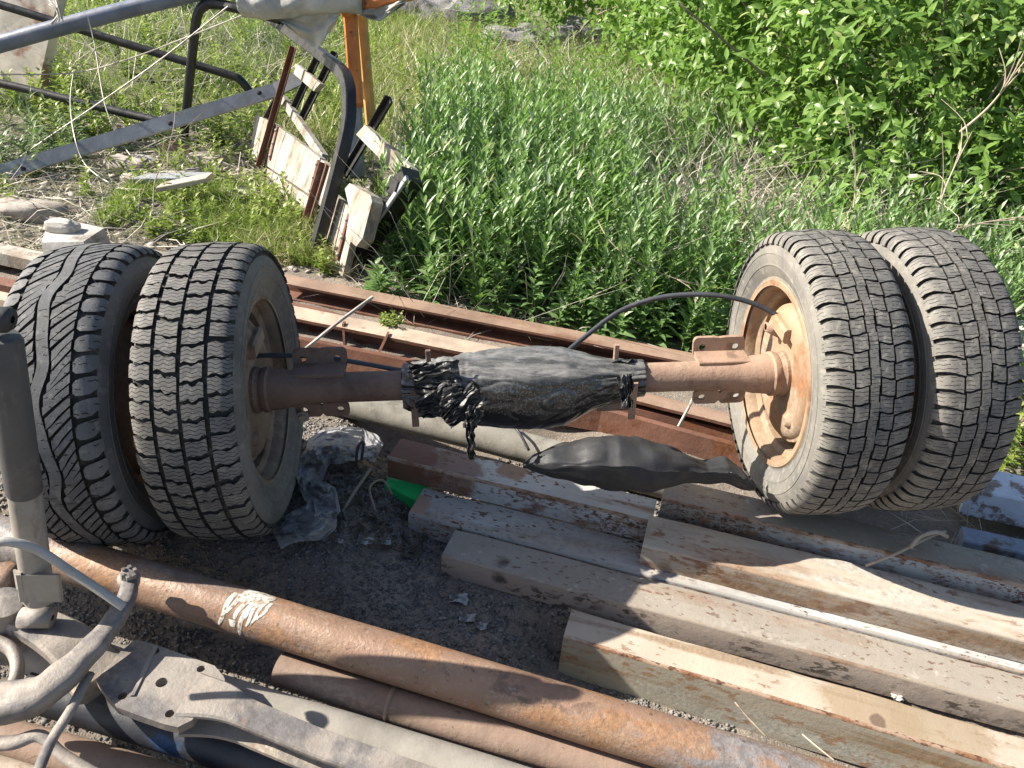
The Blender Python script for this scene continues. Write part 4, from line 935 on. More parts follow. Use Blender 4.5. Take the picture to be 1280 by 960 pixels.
# grey hose
mb = MB(); pts = [atd(-60, 700, 1.3), atd(-8, 679, 1.3), atd(22, 679, 1.31), atd(52, 690, 1.33), atd(85, 712, 1.35), atd(120, 735, 1.36), atd(155, 759, 1.37)]
mb.tube(smooth_path(pts, 6), .0078, 14); mb.build('brake_hose', M_hosegrey, FA)
# upright shock absorber
SH = thing('shock_absorber', 'grey telescopic shock absorber standing upright at the left edge', 'shock absorber', at(55, 745, .1))
b0 = atd(49, 748, 1.48); b1 = atd(30, 612, 1.36); t0_ = b1; t1_ = atd(2, 420, 1.2)
mb = MB(); mb.tube([b0, b1 + (b1 - b0) * .2], .0262, 32); mb.build('lower_tube', M_shock, SH, sharp=40)
ax_ = (t1_ - t0_).normalized()
mb = MB(); mb.tube([t0_ - ax_ * .004, t0_, t0_.lerp(t1_, .5), t1_ - ax_ * .01, t1_], [.0272, .0285, .0285, .0285, .024], 36); mb.build('dust_sleeve', M_shock_dk, SH, sharp=40)
mb = MB(); pr_ = ax_.orthogonal().normalized(); qr_ = ax_.cross(pr_)
mb.lathe(t1_ + ax_ * .028, Rv, ax_, Rv.cross(ax_), [(-.02, .006), (-.02, .015), (-.013, .02), (.013, .02), (.02, .015), (.02, .006)], 24); mb.build('top_eye', M_rubber, SH)
mb = MB(); mb.box(atd(50, 735, 1.44), ax_ * .035, Rv * .038, Fv * .006, 0, .002); mb.box(atd(24, 726, 1.44), ax_ * .025, (Rv * .014 - Fv * .012), Fv * .003, 0); mb.build('mount_bracket', M_shock, SH)
mb = MB(); mb.lathe(atd(46, 772, 1.5), Rv, ax_, Rv.cross(ax_), [(-.03, .006), (-.03, .02), (.03, .02), (.03, .006)], 20); mb.build('bottom_eye', M_cast, SH)
mb = MB(); c = at(-10, 728, .13); mb.lathe(c, Vector((1, .1, .2)).normalized(), Vector((0, 1, 0)), Vector((-.2, 0, 1)).normalized(), [(-.06, .036), (.03, .037), (.04, .03), (.055, .03), (.055, 0)], 24); mb.build('hub_stub', M_pipe, FA)

# ------------------------------------------------------------------ wrecked frame at the upper left
def rod(name, label, pts, r, mat, cat, parent=None, seg=12, n=6, group=None, flat=None):
    mb = MB(); mb.tube(smooth_path(pts, n) if len(pts) > 2 else pts, r, seg, flat=flat)
    o = mb.build(name, mat, parent, sharp=45)
    return o if parent else tag(o, label, cat, group)
rod('steel_tube', 'blue-grey steel tube crossing the upper left corner', [aty(-120, 92, 4.2), aty(0, 55, 4.3), aty(120, 22, 4.4), aty(240, -8, 4.5), aty(420, -50, 4.6)], .042, M_bluegrey, 'steel tube', n=3, seg=20)
rod('steel_tube', 'upper black tube with a bent end, below the blue-grey one', [aty(-80, -14, 4.6), aty(0, 6, 4.6), aty(155, 54, 4.6), aty(281, 92, 4.6), aty(300, 100, 4.6), aty(312, 114, 4.6)], .023, M_blackpaint, 'steel tube', seg=12)
rod('steel_tube', 'lower black tube running behind the drilled grey bar', [aty(-80, 88, 4.45), aty(0, 104, 4.45), aty(125, 134, 4.4), aty(205, 153, 4.35)], .023, M_blackpaint, 'steel tube', seg=12)
rod('bow_frame', 'black bent bow standing behind the drilled grey bar', [aty(230, 170, 4.5), aty(233, 138, 4.5), aty(241, 62, 4.5), aty(246, 22, 4.5), aty(254, 8, 4.5), aty(270, 5, 4.5), aty(312, 14, 4.45), aty(350, 24, 4.4)], .026, M_blackpaint, 'frame', seg=8)
gb = thing('drilled_bar', 'grey flat bar with bolt holes leaning across the rubble', 'steel bar', at(0, 215, 0))
mb = MB(); A = aty(-120, 252, 3.45); B = aty(344, 113, 4.25); d = (B - A).normalized(); u = (Uv - d * Uv.dot(d)).normalized(); nn = d.cross(u)
C2 = aty(378, 96, 4.3)
mb.prism([A, B, C2], [(-.012, -.034), (.012, -.034), (.012, .034), (-.012, .034)], up=u); mb.build('bar', M_greybar, gb)
for px, py in ((213, 155), (324, 117), (30, 212)):
    f = (px + 120) / (344 + 120); c = A.lerp(B, f); p = atp(px, py, c, nn); 
    nf = nn if nn.dot(Fv) < 0 else -nn
    m2 = MB(); m2.lathe(p + nf * .0125, nf, u, d, [(.0005, 0), (.0005, .012), (-.002, .013)], 12); m2.build('bolt_hole_disc', M_hole_shade, gb)  # dark disc on the solid bar paints the shade of a hole
# rusty sheet
mb = MB(); poly = [aty(-160, 152, 4.95), aty(36, 158, 4.9), aty(46, 118, 4.95), aty(74, -10, 5.1), aty(86, -60, 5.15), aty(-160, -60, 5.2)]
mb.plate(poly, (0.35, 1, 0), .07); tag(mb.build('sheet_panel', M_sheet), 'tan sheet panel with peeling rusty paint at the upper left', 'panel')

# wooden side boards with iron uprights
B0 = at(432, 350, -.05); B1 = at(310, 200, -.03)
e1 = (B1 - B0).normalized(); e2 = (Vector((0, 0, 1)) + Vector((.30, .22, 0))).normalized(); PN = e1.cross(e2).normalized()
if PN.dot(Fv) > 0: PN = -PN
def pb(x, y, off=0.0): return atp(x, y, B0 + PN * off, PN)
TB = thing('tailgate_frame', 'wrecked truck side of white planks on black iron uprights', 'truck side', B0)
def board(name, px, off, th, mat, parent=TB):
    mb = MB(); mb.plate([pb(x, y, off) for x, y in px], -PN, th); return mb.build(name, mat, parent)
board('plank', [(319, 143), (340, 153), (331, 206), (312, 196)], .0, .03, M_plank)
board('plank', [(341, 153), (400, 197), (392, 247), (333, 207)], .002, .03, M_plank)
board('plank', [(332, 209), (391, 250), (386, 282), (329, 212)], .0, .03, M_plank)
board('plank', [(401, 199), (414, 210), (404, 262), (393, 249)], .0, .03, M_plank)
board('plank', [(414, 240), (431, 254), (413, 330), (396, 306)], .0, .03, M_plank)
board('plank', [(432, 255), (446, 268), (428, 346), (414, 332)], .004, .03, M_plank)
board('plank', [(346, 122), (352, 118), (403, 192), (400, 203)], -.05, .03, M_plank)
board('plank', [(367, 92), (371, 80), (400, 104), (392, 114)], -.05, .025, M_plank)
board('plank', [(445, 168), (456, 156), (518, 213), (508, 232)], -.12, .03, M_plank)
board('post_block', [(431, 236), (437, 229), (463, 244), (465, 252), (453, 298), (445, 308), (432, 296), (437, 262)], .02, .05, M_plank)
def iron(name, a, b, off, wd, th, mat):
    mb = MB(); A, B = pb(*a, off), pb(*b, off); d = (B - A).normalized(); s_ = d.cross(PN).normalized()
    mb.prism([A, B], [(-wd, 0), (wd, 0), (wd, th), (-wd + .006, th), (-wd + .006, .03), (-wd, .03)], up=PN); return mb.build(name, mat, TB)
iron('upright', (370, 60), (327, 210), .008, .012, .006, M_rust_dk)
iron('upright', (408, 205), (386, 278), .008, .014, .006, M_rust)
iron('upright', (401, 72), (368, 142), -.09, .014, .008, M_blackpaint)
iron('upright', (422, 68), (379, 152), -.1, .016, .008, M_blackpaint)
iron('upright', (490, 125), (433, 220), -.17, .02, .01, M_blackpaint)
iron('upright', (352, 122), (336, 150), -.03, .014, .008, M_blackpaint)
mb = MB(); A, Bq = pb(516, 219, -.1), pb(425, 352, -.1); d = (Bq - A).normalized(); mb.box((A + Bq) / 2, (Bq - A) / 2, d.cross(PN) * .035, PN * .045, 0, .004); mb.build('sill_beam', M_blackpaint, TB)
mb = MB(); A, Bq = pb(509, 222, -.05), pb(470, 278, -.05); mb.box((A + Bq) / 2, (Bq - A) / 2, (Bq - A).normalized().cross(PN) * .012, PN * .006, 0, .002); mb.build('angle_iron', M_greybar, TB)
mb = MB(); A = pb(492, 230, -.04); mb.box(A, e1 * .035, e2 * .02, PN * .004, 0); mb.build('bracket_plate', M_blackpaint, TB)
# long strap irons with bolts on the boards
for a, b, o2 in (((347, 158), (337, 200), .006), ((398, 200), (387, 243), .006), ((417, 252), (404, 300), .006), ((436, 268), (421, 325), .012)):
    mb = MB(); A, Bq = pb(*a, o2), pb(*b, o2); mb.box((A + Bq) / 2, (Bq - A) / 2, (Bq - A).normalized().cross(PN) * .009, PN * .003, 0, .001); st_ = mb.build('strap_iron', M_rust_dk, TB)
    for f in (.12, .5, .88):
        m2 = MB(); c = A.lerp(Bq, f); m2.lathe(c + PN * .003, PN, e1, e2, [(0, .009), (.006, .007), (.008, 0)], 8); m2.build('bolt', M_bolt, st_)
# front iron bow: a flat band sweeping from the tarp down to the ground
mb = MB(); bpx = [(318, 14), (342, 27), (367, 45), (405, 73), (420, 86), (428, 100), (431, 122), (429, 160), (414, 222), (397, 285), (388, 318)]
pts = smooth_path([pb(x, y, .06 if y > 60 else .02) for x, y in bpx], 6); rings = []; K = len(pts)
for i, p in enumerate(pts):
    d = (pts[min(i + 1, K - 1)] - pts[max(i - 1, 0)]).normalized(); s_ = d.cross(PN).normalized()
    rings.append([p + s_ * a_ + PN * b_ for a_, b_ in ((-.024, 0), (-.02, .006), (.02, .006), (.024, 0), (.024, -.04), (-.024, -.04))])
mb.loft(rings, 0, False, True); mb.build('iron_bow', M_blackpaint, TB, sharp=40)

# orange post
OP = thing('orange_post', 'chipped orange steel post with an elbow under the tarpaulin', 'post', at(452, 220, 0))
mb = MB(); A, Bq = aty(437, 8, 3.75), aty(446, 132, 3.72); d = (Bq - A).normalized()
mb.box((A + Bq) / 2, (Bq - A) / 2, Rv * .028, Fv * .028, 0, .008); mb.build('post', M_orange, OP)
mb = MB(); mb.tube([aty(430, 12, 3.74), aty(470, 3, 3.74), aty(540, -14, 3.8)], .027, 14); mb.build('cross_arm', M_orange, OP)
mb = MB(); mb.lathe(aty(434, 12, 3.73), Fv, Rv, Uv, [(-.034, 0), (-.034, .03), (.03, .034), (.03, 0)], 16); mb.build('elbow', M_orange, OP)
mb = MB(); A, Bq = aty(452, 22, 3.85), aty(464, 158, 3.82); mb.box((A + Bq) / 2, (Bq - A) / 2, Rv * .024, Fv * .024, 0, .01); mb.build('brace', M_ochre, OP)
mb = MB(); A, Bq = aty(443, 130, 3.76), aty(447, 222, 3.72); mb.box((A + Bq) / 2, (Bq - A) / 2, Rv * .033, Fv * .02, 0, .004); mb.build('base_leg', M_greybar, OP)

# canvas roll and drapes
mb = MB(); rings = []
for i in range(41):
    f = i / 40; px = 300 + 150 * f; c = aty(px, 2 + 4 * math.sin(f * 6), 3.62 + .06 * f)
    rings.append([c + (Uv * math.sin(an) + Fv * math.cos(an)) * (.055 + .012 * noise.noise(Vector((f * 7, an * 1.2, 1))) + .006 * noise.noise(Vector((f * 22, an * 3, 4)))) for an in [2 * math.pi * j / 28 for j in range(28)]])
mb.loft(rings, 0, True, True)
def drape(poly_t, poly_b, dep, nx_=24, ny_=16, sd=1):
    rows = []
    for j in range(ny_ + 1):
        g_ = j / ny_; row = []
        for i in range(nx_ + 1):
            f = i / nx_; x = interp(f, [k / (len(poly_t) - 1) for k in range(len(poly_t))], [p[0] for p in poly_t]) * (1 - g_) + interp(f, [k / (len(poly_b) - 1) for k in range(len(poly_b))], [p[0] for p in poly_b]) * g_
            y = interp(f, [k / (len(poly_t) - 1) for k in range(len(poly_t))], [p[1] for p in poly_t]) * (1 - g_) + interp(f, [k / (len(poly_b) - 1) for k in range(len(poly_b))], [p[1] for p in poly_b]) * g_
            row.append(aty(x, y, dep + .035 * math.sin(f * 9 + g_ * 4 + sd) * g_ + .03 * noise.noise(Vector((f * 5, g_ * 4, sd)))))
        rows.append(row)
    mb.loft(rows, 0, True, False, False)
drape([(328, 14), (380, 16), (426, 14)], [(352, 28), (395, 62), (420, 30)], 3.66, sd=1)
drape([(440, 14), (480, 8), (512, -4)], [(462, 24), (475, 27), (505, 6)], 3.72, sd=3)
tag(mb.build('tarpaulin', M_tarp), 'rolled grey canvas tarpaulin slung over the frame top', 'tarpaulin')

# loose wires
for lab, pts in (('long pale wire drooping from the tarpaulin to the left edge', [aty(-60, 92, 4.3), aty(0, 93, 4.3), aty(92, 91, 4.3), aty(160, 74, 4.2), aty(240, 44, 4.1), aty(306, 18, 4.0)]),
                 ('pale wire slanting from the tarpaulin down to the drilled bar', [aty(14, 204, 3.85), aty(60, 172, 3.9), aty(125, 128, 3.95), aty(200, 75, 4.0), aty(285, 8, 4.0)]),
                 ('pale wire hanging down past the drilled bar into the rubble', [aty(92, 91, 4.28), aty(88, 125, 4.1), aty(92, 165, 3.85), aty(103, 200, 3.75), aty(120, 218, 3.65), aty(136, 228, 3.6)]),
                 ('thin wire hanging from the blue-grey tube', [aty(110, 22, 4.3), aty(118, 55, 4.25), aty(131, 130, 4.0), aty(150, 175, 3.9), aty(172, 205, 3.8)])):
    rod('wire', lab, pts, .0033, M_wire, 'wire', seg=6, group=None)
mb = MB()
for k in range(7):
    c = aty(74 + k * .8, 20 + random.uniform(-4, 4), 4.3)
    mb.tube(smooth_path([c + Uv * .05 + Rv * random.uniform(-.03, .03) - Fv * .05, c - Fv * .06 + Rv * .02, c - Uv * .05 + Rv * random.uniform(-.04, .04) - Fv * .05], 4), .003, 5)
tag(mb.build('wire_lashing', M_wire), 'knot of wire lashing round the crossing tubes', 'wire')

# ------------------------------------------------------------------ stones, scraps, sticks
def rock(name, label, c, r, mat, sd, cat='stone', sq=(1, 1, .6), group=None, rough=.26):
    mb = MB(); n1, n2 = 22, 13; rings = []
    for i in range(n2 + 1):
        th = math.pi * (i + .02) / (n2 + .04); rg = []
        for j in range(n1):
            ph = 2 * math.pi * j / n1; d = Vector((math.sin(th) * math.cos(ph), math.sin(th) * math.sin(ph), math.cos(th)))
            e = .66
            d2 = Vector((math.copysign(abs(d.x) ** e, d.x), math.copysign(abs(d.y) ** e, d.y), math.copysign(abs(d.z) ** e, d.z)))
            rr = 1 + rough * noise.noise(d * 1.3 + Vector((sd, sd * 2.1, 0))) + rough * .4 * noise.noise(d * 3.5 + Vector((sd, 0, sd)))
            rg.append(Vector(c) + Vector((d2.x * sq[0], d2.y * sq[1], d2.z * sq[2])) * r * rr)
        rings.append(rg)
    mb.loft(rings, 0, True, True); return tag(mb.build(name, mat, sharp=38), label, cat, group)
# concrete block: chamfered trapezoid with a lump on top
mb = MB(); tp_ = [at(62, 270, .12), at(130, 285, .12), at(104, 302, .12), at(52, 303, .12)]
bt_ = [at(60, 268, .12) + Vector((-.02, .04, -.19)), at(136, 290, .1) + Vector((.02, .02, -.17)), at(112, 318, .1) + Vector((0, -.02, -.15)), at(50, 318, .1) + Vector((-.02, -.02, -.15))]
mid = [a.lerp(b, .45) + Vector((.01 * k, -.02, .01)) for k, (a, b) in enumerate(zip(tp_, bt_))]
mb.loft([bt_, mid, tp_], 0, False, True)
blk_ = tag(mb.build('concrete_block', M_concrete), 'pale broken concrete block behind the left wheels', 'concrete block')
rk = rock('mortar_lump', None, at(76, 283, .135), .05, M_concrete, 3.3, None, (1.2, .7, .5)); rk.parent = blk_; rk.location = rk.location - blk_.location
if 'label' in rk: del rk['label']
for k, (px, py, r, mt, lab, sq) in enumerate([(205, 228, .13, M_stone, 'flat tan stone with a curved ridge in the rubble', (1.5, .8, .35)), (160, 212, .1, M_stone, 'brown stone under the drilled bar, left in the rubble', (1.1, .8, .6)),
        (178, 205, .07, M_concrete, 'small pale stone beside the hanging wire', (1, 1, .6)), (218, 190, .07, weathered('brick_red', (.36, .2, .17), [((.5, .4, .35), 14, .5, .7)], .9), 'dull red brick fragment in the rubble', (1.2, .7, .6)),
        (258, 200, .09, M_stone, 'grey stone at the foot of the white planks', (1.2, .9, .4)), (290, 243, .08, M_concrete, 'chalky lump beside the lower white planks', (1.5, .8, .4)),
        (240, 222, .06, M_rock, 'dark grey chunk right of the flat tan stone', (1, .9, .7)), (34, 262, .1, M_stone, 'low brown stone left of the concrete block', (1.6, .8, .4))]):
    p = at(px, py, -.02); rock('stone', lab, p, r, mt, k * 1.7 + .4, 'stone', sq)
far = [(600, 30, .3, 'grey boulder half behind the yellow-green sapling'), (640, 58, .22, 'low pale rock in the middle of the far rubble line'), (668, 52, .2, 'angular rock under the far shrub'), (722, 56, .26, 'dark rock at the right end of the far rubble line'), (545, 22, .25, 'weathered grey boulder right of the tarpaulin'), (505, 14, .2, 'small grey rock beside the orange cross arm')]
for k, (px, py, r, lab) in enumerate(far):
    p = at(px, py + 12, .0); rock('rock', lab, p + Vector((0, 0, r * .3)), r, M_rock, 20 + k * 2.3, 'rock', (1.2, .8, .8), None, .36)
mb = MB(); a, b = at(200, 234, .06), at(262, 222, .1)
mb.box((a + b) / 2, (b - a) / 2, Vector((.0, .045, 0)), Vector((0, 0, .012)), 0, .003); tag(mb.build('broken_board', M_wood), 'short weathered board lying on the rubble', 'board')
mb = MB(); a, b = at(150, 240, .03), at(235, 238, .05)
mb.box((a + b) / 2 + Vector((0, .2, 0)), (b - a) / 2, Vector((.02, .05, 0)), Vector((0, 0, .012)), 0, .003); tag(mb.build('broken_board', M_greybar), 'grey splintered board under the flat tan stone', 'board')
# right edge
mb = MB(); a, b = at(1222, 612, .06), at(1420, 655, .06)
mb.box((a + b) / 2 + Vector((0, .06, -.045)), (b - a) / 2, Vector((.02, .06, 0)), Vector((0, 0, .045)), 0, .004)
tag(mb.build('painted_beam', M_bluewhite), 'flaking pale blue painted beam right of the outermost wheel', 'beam')
mb = MB(); a, b = at(1210, 676, .0), at(1420, 722, .0)
mb.box((a + b) / 2 + Vector((0, .03, -.03)), (b - a) / 2, Vector((.01, .03, 0)), Vector((0, 0, .03)), 0, .004)
tag(mb.build('painted_bar', weathered('faded_blue_paint', (.25, .29, .36), [((.2, .14, .1), 14, .5, .64), ((.4, .42, .44), 9, .55, .7)], .6, 0, .2, 100)), 'faded blue bar half buried in dry twigs behind the speckled bar', 'bar')
rock('concrete_chunk', 'tan concrete chunk at the right edge behind the tyres', at(1278, 462, .0) + Vector((0, 0, .08)), .13, M_concrete, 41, 'concrete')
# scraps on the gravel
def scrap(label, px, py, r, mat, sd, z=.012, name='paper_scrap'):
    mb = MB(); c = at(px, py, float(gh(*at(px, py, -.05).xy)) + z); rows = []
    for i in range(7):
        row = []
        for j in range(7):
            f, g_ = i / 6 - .5, j / 6 - .5
            p = c + Vector((f * r * 2, g_ * r * 1.4, 0)) * (1 + .4 * noise.noise(Vector((i * .5, j * .5, sd)))); p.z += r * .55 * noise.noise(Vector((f * 3.5, g_ * 3.5, sd + 5))); row.append(p)
        rows.append(row)
    mb.loft(rows, 0, False, False, False); tag(mb.build(name, mat), label, 'scrap')
scrap('torn grey scrap on the gravel below the dusty bar end', 573, 748, .022, M_paper, 1.0)
scrap('folded scrap just below the larger torn one', 584, 771, .017, M_paper, 2.4)
scrap('narrow curled scrap, lowest of the torn bits on the gravel', 601, 782, .014, M_paper, 3.8)
scrap('pointed white scrap on the gravel by the polythene', 456, 676, .018, M_paper, 5.1)
scrap('small pale chip left of the pointed white scrap', 424, 676, .010, M_paper, 6.6)
scrap('flat pale chip right of the pointed white scrap', 483, 678, .011, M_paper, 8.2)
scrap('tiny white fleck of bird dropping on the front bar', 1122, 872, .012, M_paintdrip, 9.1, -.036 + .075)
v_ = []
n_ = 420; px_ = rng.uniform(-.5, -.18, n_); py_ = rng.uniform(1.42, 1.78, n_)
LIT = (px_, py_)
rod('twig', 'thin grey-green stem lying across the litter beside the polythene', [at(428, 640, .0), at(445, 612, .03), at(464, 585, .06)], .004, M_bark, 'twig', seg=6)
rod('twig', 'black bent cable end poking out of the polythene', [at(445, 582, .02), at(447, 560, .07), at(454, 553, .085), at(452, 575, .03)], .004, M_cable, 'cable', seg=6)
rod('twig', 'dark curled root in the litter under the green scrap', [at(470, 640, .0), at(462, 610, .03), at(478, 600, .03), at(490, 618, .01)], .003, M_bark, 'root', seg=6)
rod('stick', 'thin rod leaning over the rusty beams', [at(377, 440, .02), at(420, 405, .09), at(466, 371, .16)], .0055, M_wire, 'rod', seg=8)
rod('stick', 'small rod standing behind the right axle tube', [at(848, 533, .0), at(862, 507, .06), at(866, 498, .08)], .0045, M_wire, 'rod', seg=8)
rod('twig', 'dry twig lying across the speckled bar below the outer tyre', [at(1082, 707, .075), at(1120, 692, .11), at(1160, 672, .12), at(1182, 664, .12)], .0035, M_dry, 'twig', seg=6)
rod('twig', 'hooked dry stem behind the speckled bar', [at(1138, 685, .12), at(1150, 671, .14), at(1170, 665, .14), at(1184, 671, .12)], .005, M_dry, 'twig', seg=6)
rod('twig', 'dark twig on the front bar beside the big pipe', [at(919, 878, -.02), at(934, 896, -.015), at(957, 920, -.02)], .0022, M_bark, 'twig', seg=5)
rod('twig', 'pale straw across the gap by the big pipe', [at(1003, 918, -.01), at(1022, 934, 0.0), at(1042, 950, 0.0)], .0018, M_dry, 'twig', seg=5)
rod('twig', 'fine hair-like root on the thick dusty pipe', [at(543, 935, .02), at(548, 946, .025), at(556, 958, .02)], .0015, M_bark, 'twig', seg=5)
mb = MB()
for k in range(7):
    c = at(952, 952, .035); mb.tube(smooth_path([c + Vector((random.uniform(-.008, .008), random.uniform(-.006, .006), 0)), c + Vector((random.uniform(-.015, .015), random.uniform(-.01, .01), .012)), c + Vector((random.uniform(-.02, .02), random.uniform(-.015, .015), .02))], 3), .0012, 4)
tag(mb.build('root_tuft', M_dry), 'tiny dry root tuft on top of the big pipe', 'dry tuft')

# ------------------------------------------------------------------ vegetation
def unit(v): return v / np.maximum(1e-9, np.linalg.norm(v, axis=-1, keepdims=True))
def leaves(P_, D, N, L, W, curl=.25, fold=.25):
    """many lance-shaped leaves: base P_, direction D, face normal N. 8 points and 6 faces each"""
    n = len(P_); D = unit(D); S = unit(np.cross(D, N)); N = np.cross(S, D)
    L = np.broadcast_to(L, n)[:, None]; W = np.broadcast_to(W, n)[:, None]
    def pt(f, s, k): return P_ + D * L * f + S * W * s + N * (L * (curl * -f * f) + W * k)
    V = np.stack([pt(0, 0, 0), pt(.33, 0, 0), pt(.68, 0, 0), pt(1, 0, 0), pt(.33, 1, fold), pt(.68, .8, fold), pt(.33, -1, fold), pt(.68, -.8, fold)], 1)
    t = np.array([[0, 4, 1], [2, 5, 3], [0, 1, 6], [2, 3, 7]]); q = np.array([[1, 4, 5, 2], [1, 2, 7, 6]])
    b = 8 * np.arange(n)[:, None, None]
    return V.reshape(-1, 3), (t[None] + b).reshape(-1, 3), (q[None] + b).reshape(-1, 4)
def blades(P_, D, L, W, bend):
    """grass blades: 3 joints; bend is the drift at the tip"""
    n = len(P_); S = unit(np.cross(D, rng.normal(size=(n, 3)))); L = L[:, None]; W = np.broadcast_to(W, n)[:, None]
    c0 = P_; c1 = P_ + D * L * .5 + bend * L * .22; c2 = P_ + D * L * .85 + bend * L * .75
    V = np.stack([c0 - S * W, c0 + S * W, c1 - S * W * .8, c1 + S * W * .8, c2], 1)
    b = 5 * np.arange(n)[:, None, None]
    return V.reshape(-1, 3), (np.array([[2, 3, 4]])[None] + b).reshape(-1, 3), (np.array([[0, 1, 3, 2]])[None] + b).reshape(-1, 4)
class Veg:
    def __init__(s): s.V = []; s.T = []; s.Q = []; s.a = []; s.k = 0; s.mt = []; s.mq = []
    def add(s, r, tint, m=0):
        V, T, Q = r; s.V.append(V); s.T.append(T + s.k); s.Q.append(Q + s.k); s.k += len(V); s.a.append(np.repeat(tint, len(V) // len(tint)))
        s.mt.append(np.full(len(T), m, np.int32)); s.mq.append(np.full(len(Q), m, np.int32))
    def build(s, name, mats, parent=None, base=(0, 0, 0)):
        return np_mesh(name, np.concatenate(s.V), [np.concatenate(s.T), np.concatenate(s.Q)], mats, np.concatenate(s.a), base, parent, midx=np.concatenate(s.mt + s.mq))
def scatter(n, xr, yr, mask=None):
    x = rng.uniform(*xr, n); y = rng.uniform(*yr, n)
    if mask is not None: k = mask(x, y); x, y = x[k], y[k]
    return np.stack([x, y, gh(x, y)], -1)
def clump(x, y, sc, th, sd=0.0):
    f = np.sin(x * sc + 1.3 + sd) * np.sin(y * sc * 1.1 + .7 + sd * 2) + .5 * np.sin(x * sc * 2.3 + y * sc * 1.7 + sd)
    return f > th
def grass(veg, P_, lmin, lmax, wd, m=0, lean=.35, tint=None, drift=(0, 0, 0)):
    n = len(P_); D = unit(np.stack([rng.normal(0, lean, n), rng.normal(0, lean, n), np.ones(n)], -1) + np.array(drift))
    be = np.stack([rng.normal(0, .5, n), rng.normal(0, .5, n), rng.uniform(-.35, .1, n)], -1)
    veg.add(blades(P_, D, lmin + (lmax - lmin) * rng.random(n) ** 1.4, wd, be), rng.random(n) if tint is None else tint, m)
def weed_plants(veg, P_, hmin, hmax, nl, ll, lw, mleaf=0, lean=.18, droop=.3, upb=.35):
    """upright stems closely set with lance-shaped leaves all the way up"""
    n = len(P_); H = rng.uniform(hmin, hmax, n); ax = unit(np.stack([rng.normal(.04, lean, n), rng.normal(0, lean, n), np.ones(n)], -1))
    veg.add(blades(P_, ax, H, .0032, np.zeros((n, 3))), np.full(n, .5), mleaf)
    f = np.tile((np.arange(nl) + .5) / nl, (n, 1)) + rng.uniform(-.03, .03, (n, nl)); f = np.clip(f, .08, 1)
    base = P_[:, None] + ax[:, None] * (H[:, None] * f)[..., None]
    an = np.arange(nl)[None] * 2.4 + rng.uniform(0, 6.28, (n, 1)) + rng.normal(0, .3, (n, nl))
    up = upb + .9 * f ** 2
    D = np.stack([np.cos(an), np.sin(an), up + rng.normal(0, .2, (n, nl))], -1)
    N = np.stack([-np.cos(an) * .7, -np.sin(an) * .7, np.ones_like(an)], -1) + rng.normal(0, .2, (n, nl, 3))
    L = ll * (1.15 - .55 * f) * rng.uniform(.7, 1.25, (n, nl)); W = lw * (1.1 - .4 * f) * rng.uniform(.7, 1.3, (n, nl))
    t = np.clip(.25 + .5 * f + rng.normal(0, .17, (n, nl)), 0, 1)
    veg.add(leaves(base.reshape(-1, 3), unit(D).reshape(-1, 3), unit(N).reshape(-1, 3), L.ravel(), W.ravel(), droop, .35), t.ravel(), mleaf)

line = lambda x: 2.62 - .235 * x                        # the back edge of the beams
# tall weeds behind the beams
v = Veg()
weed_plants(v, scatter(1250, (-.62, 1.9), (2.5, 4.9), lambda x, y: (y > line(x) + .14) & (x > -.5 - .1 * (y - 2.5)) & ~((x > .5) & (y > 3.25) & clump(x, y, 4, -.55)) & clump(x, y, 9, -.95, 2)), .3, .6, 34, .088, .008, lean=.12, upb=1.15, droop=.2)
ok_ = lambda x, y: (y > line(x) + .2) & (x > -.46 - .1 * (y - 2.5)) & ~((x > .45) & (y > 3.2) & clump(x, y, 4, -.6))
weed_plants(v, scatter(260, (-.55, 1.6), (2.6, 5.0), ok_), .3, .62, 20, .12, .0055, 1, .14, .35, .9)
weed_plants(v, scatter(300, (-.55, 1.7), (2.6, 5.0), lambda x, y: ok_(x, y) & clump(x, y, 4, .2, 7)), .2, .5, 26, .05, .014, 1, .2, .3, .3)
weed_plants(v, scatter(160, (-.55, 1.7), (2.6, 5.2), lambda x, y: ok_(x, y) & clump(x, y, 3, .3, 9)), .35, .66, 44, .032, .005, 1, .12, .3, .8)
weed_plants(v, scatter(420, (-.6, 2.2), (2.5, 3.2), lambda x, y: (y > line(x) + .1) & (y < line(x) + .45)), .1, .26, 20, .075, .013)
weed_plants(v, scatter(420, (-.8, 1.4), (4.6, 6.6), lambda x, y: clump(x, y, 3.1, .1, 3)), .2, .5, 26, .07, .008, 1, .15, .25, 1.0)
tag(v.build('weeds', [M_weed, M_weed2]), 'dense stand of tall narrow-leaved green weeds behind the rusty beams', kind='stuff')
# grass everywhere behind
v = Veg()
bare = lambda x, y: ~((x < -1.25) & (x > -3.0) & (y > 3.15) & (y < 4.7) & ~clump(x, y, 5, .75))
grass(v, scatter(42000, (-5.5, 3.0), (2.75, 9.5), lambda x, y: (y > line(x) + .25) & bare(x, y) & clump(x, y, 3, -.75)), .05, .2, .0035, 0)
grass(v, scatter(26000, (-1.9, -.72), (2.85, 3.75), lambda x, y: clump(x, y, 5.5, -.35) & (y > line(x) + .22)), .03, .13, .0025, 0)
grass(v, scatter(9000, (-1.5, 1.3), (4.5, 9), lambda x, y: clump(x, y, 4.1, .0, 6)), .2, .42, .0035, 0, .3)
grass(v, scatter(15000, (-1.7, 1.2), (4.6, 9.5), lambda x, y: clump(x, y, 2.4, -.6)), .1, .34, .003, 0)
grass(v, scatter(26000, (-9, 9), (8, 22)), .1, .3, .009, 0)
grass(v, scatter(5000, (-1.2, -.7), (2.88, 3.5), lambda x, y: clump(x, y, 6.5, .05, 3) & (y > line(x) + .2)), .05, .15, .002, 1, .5)
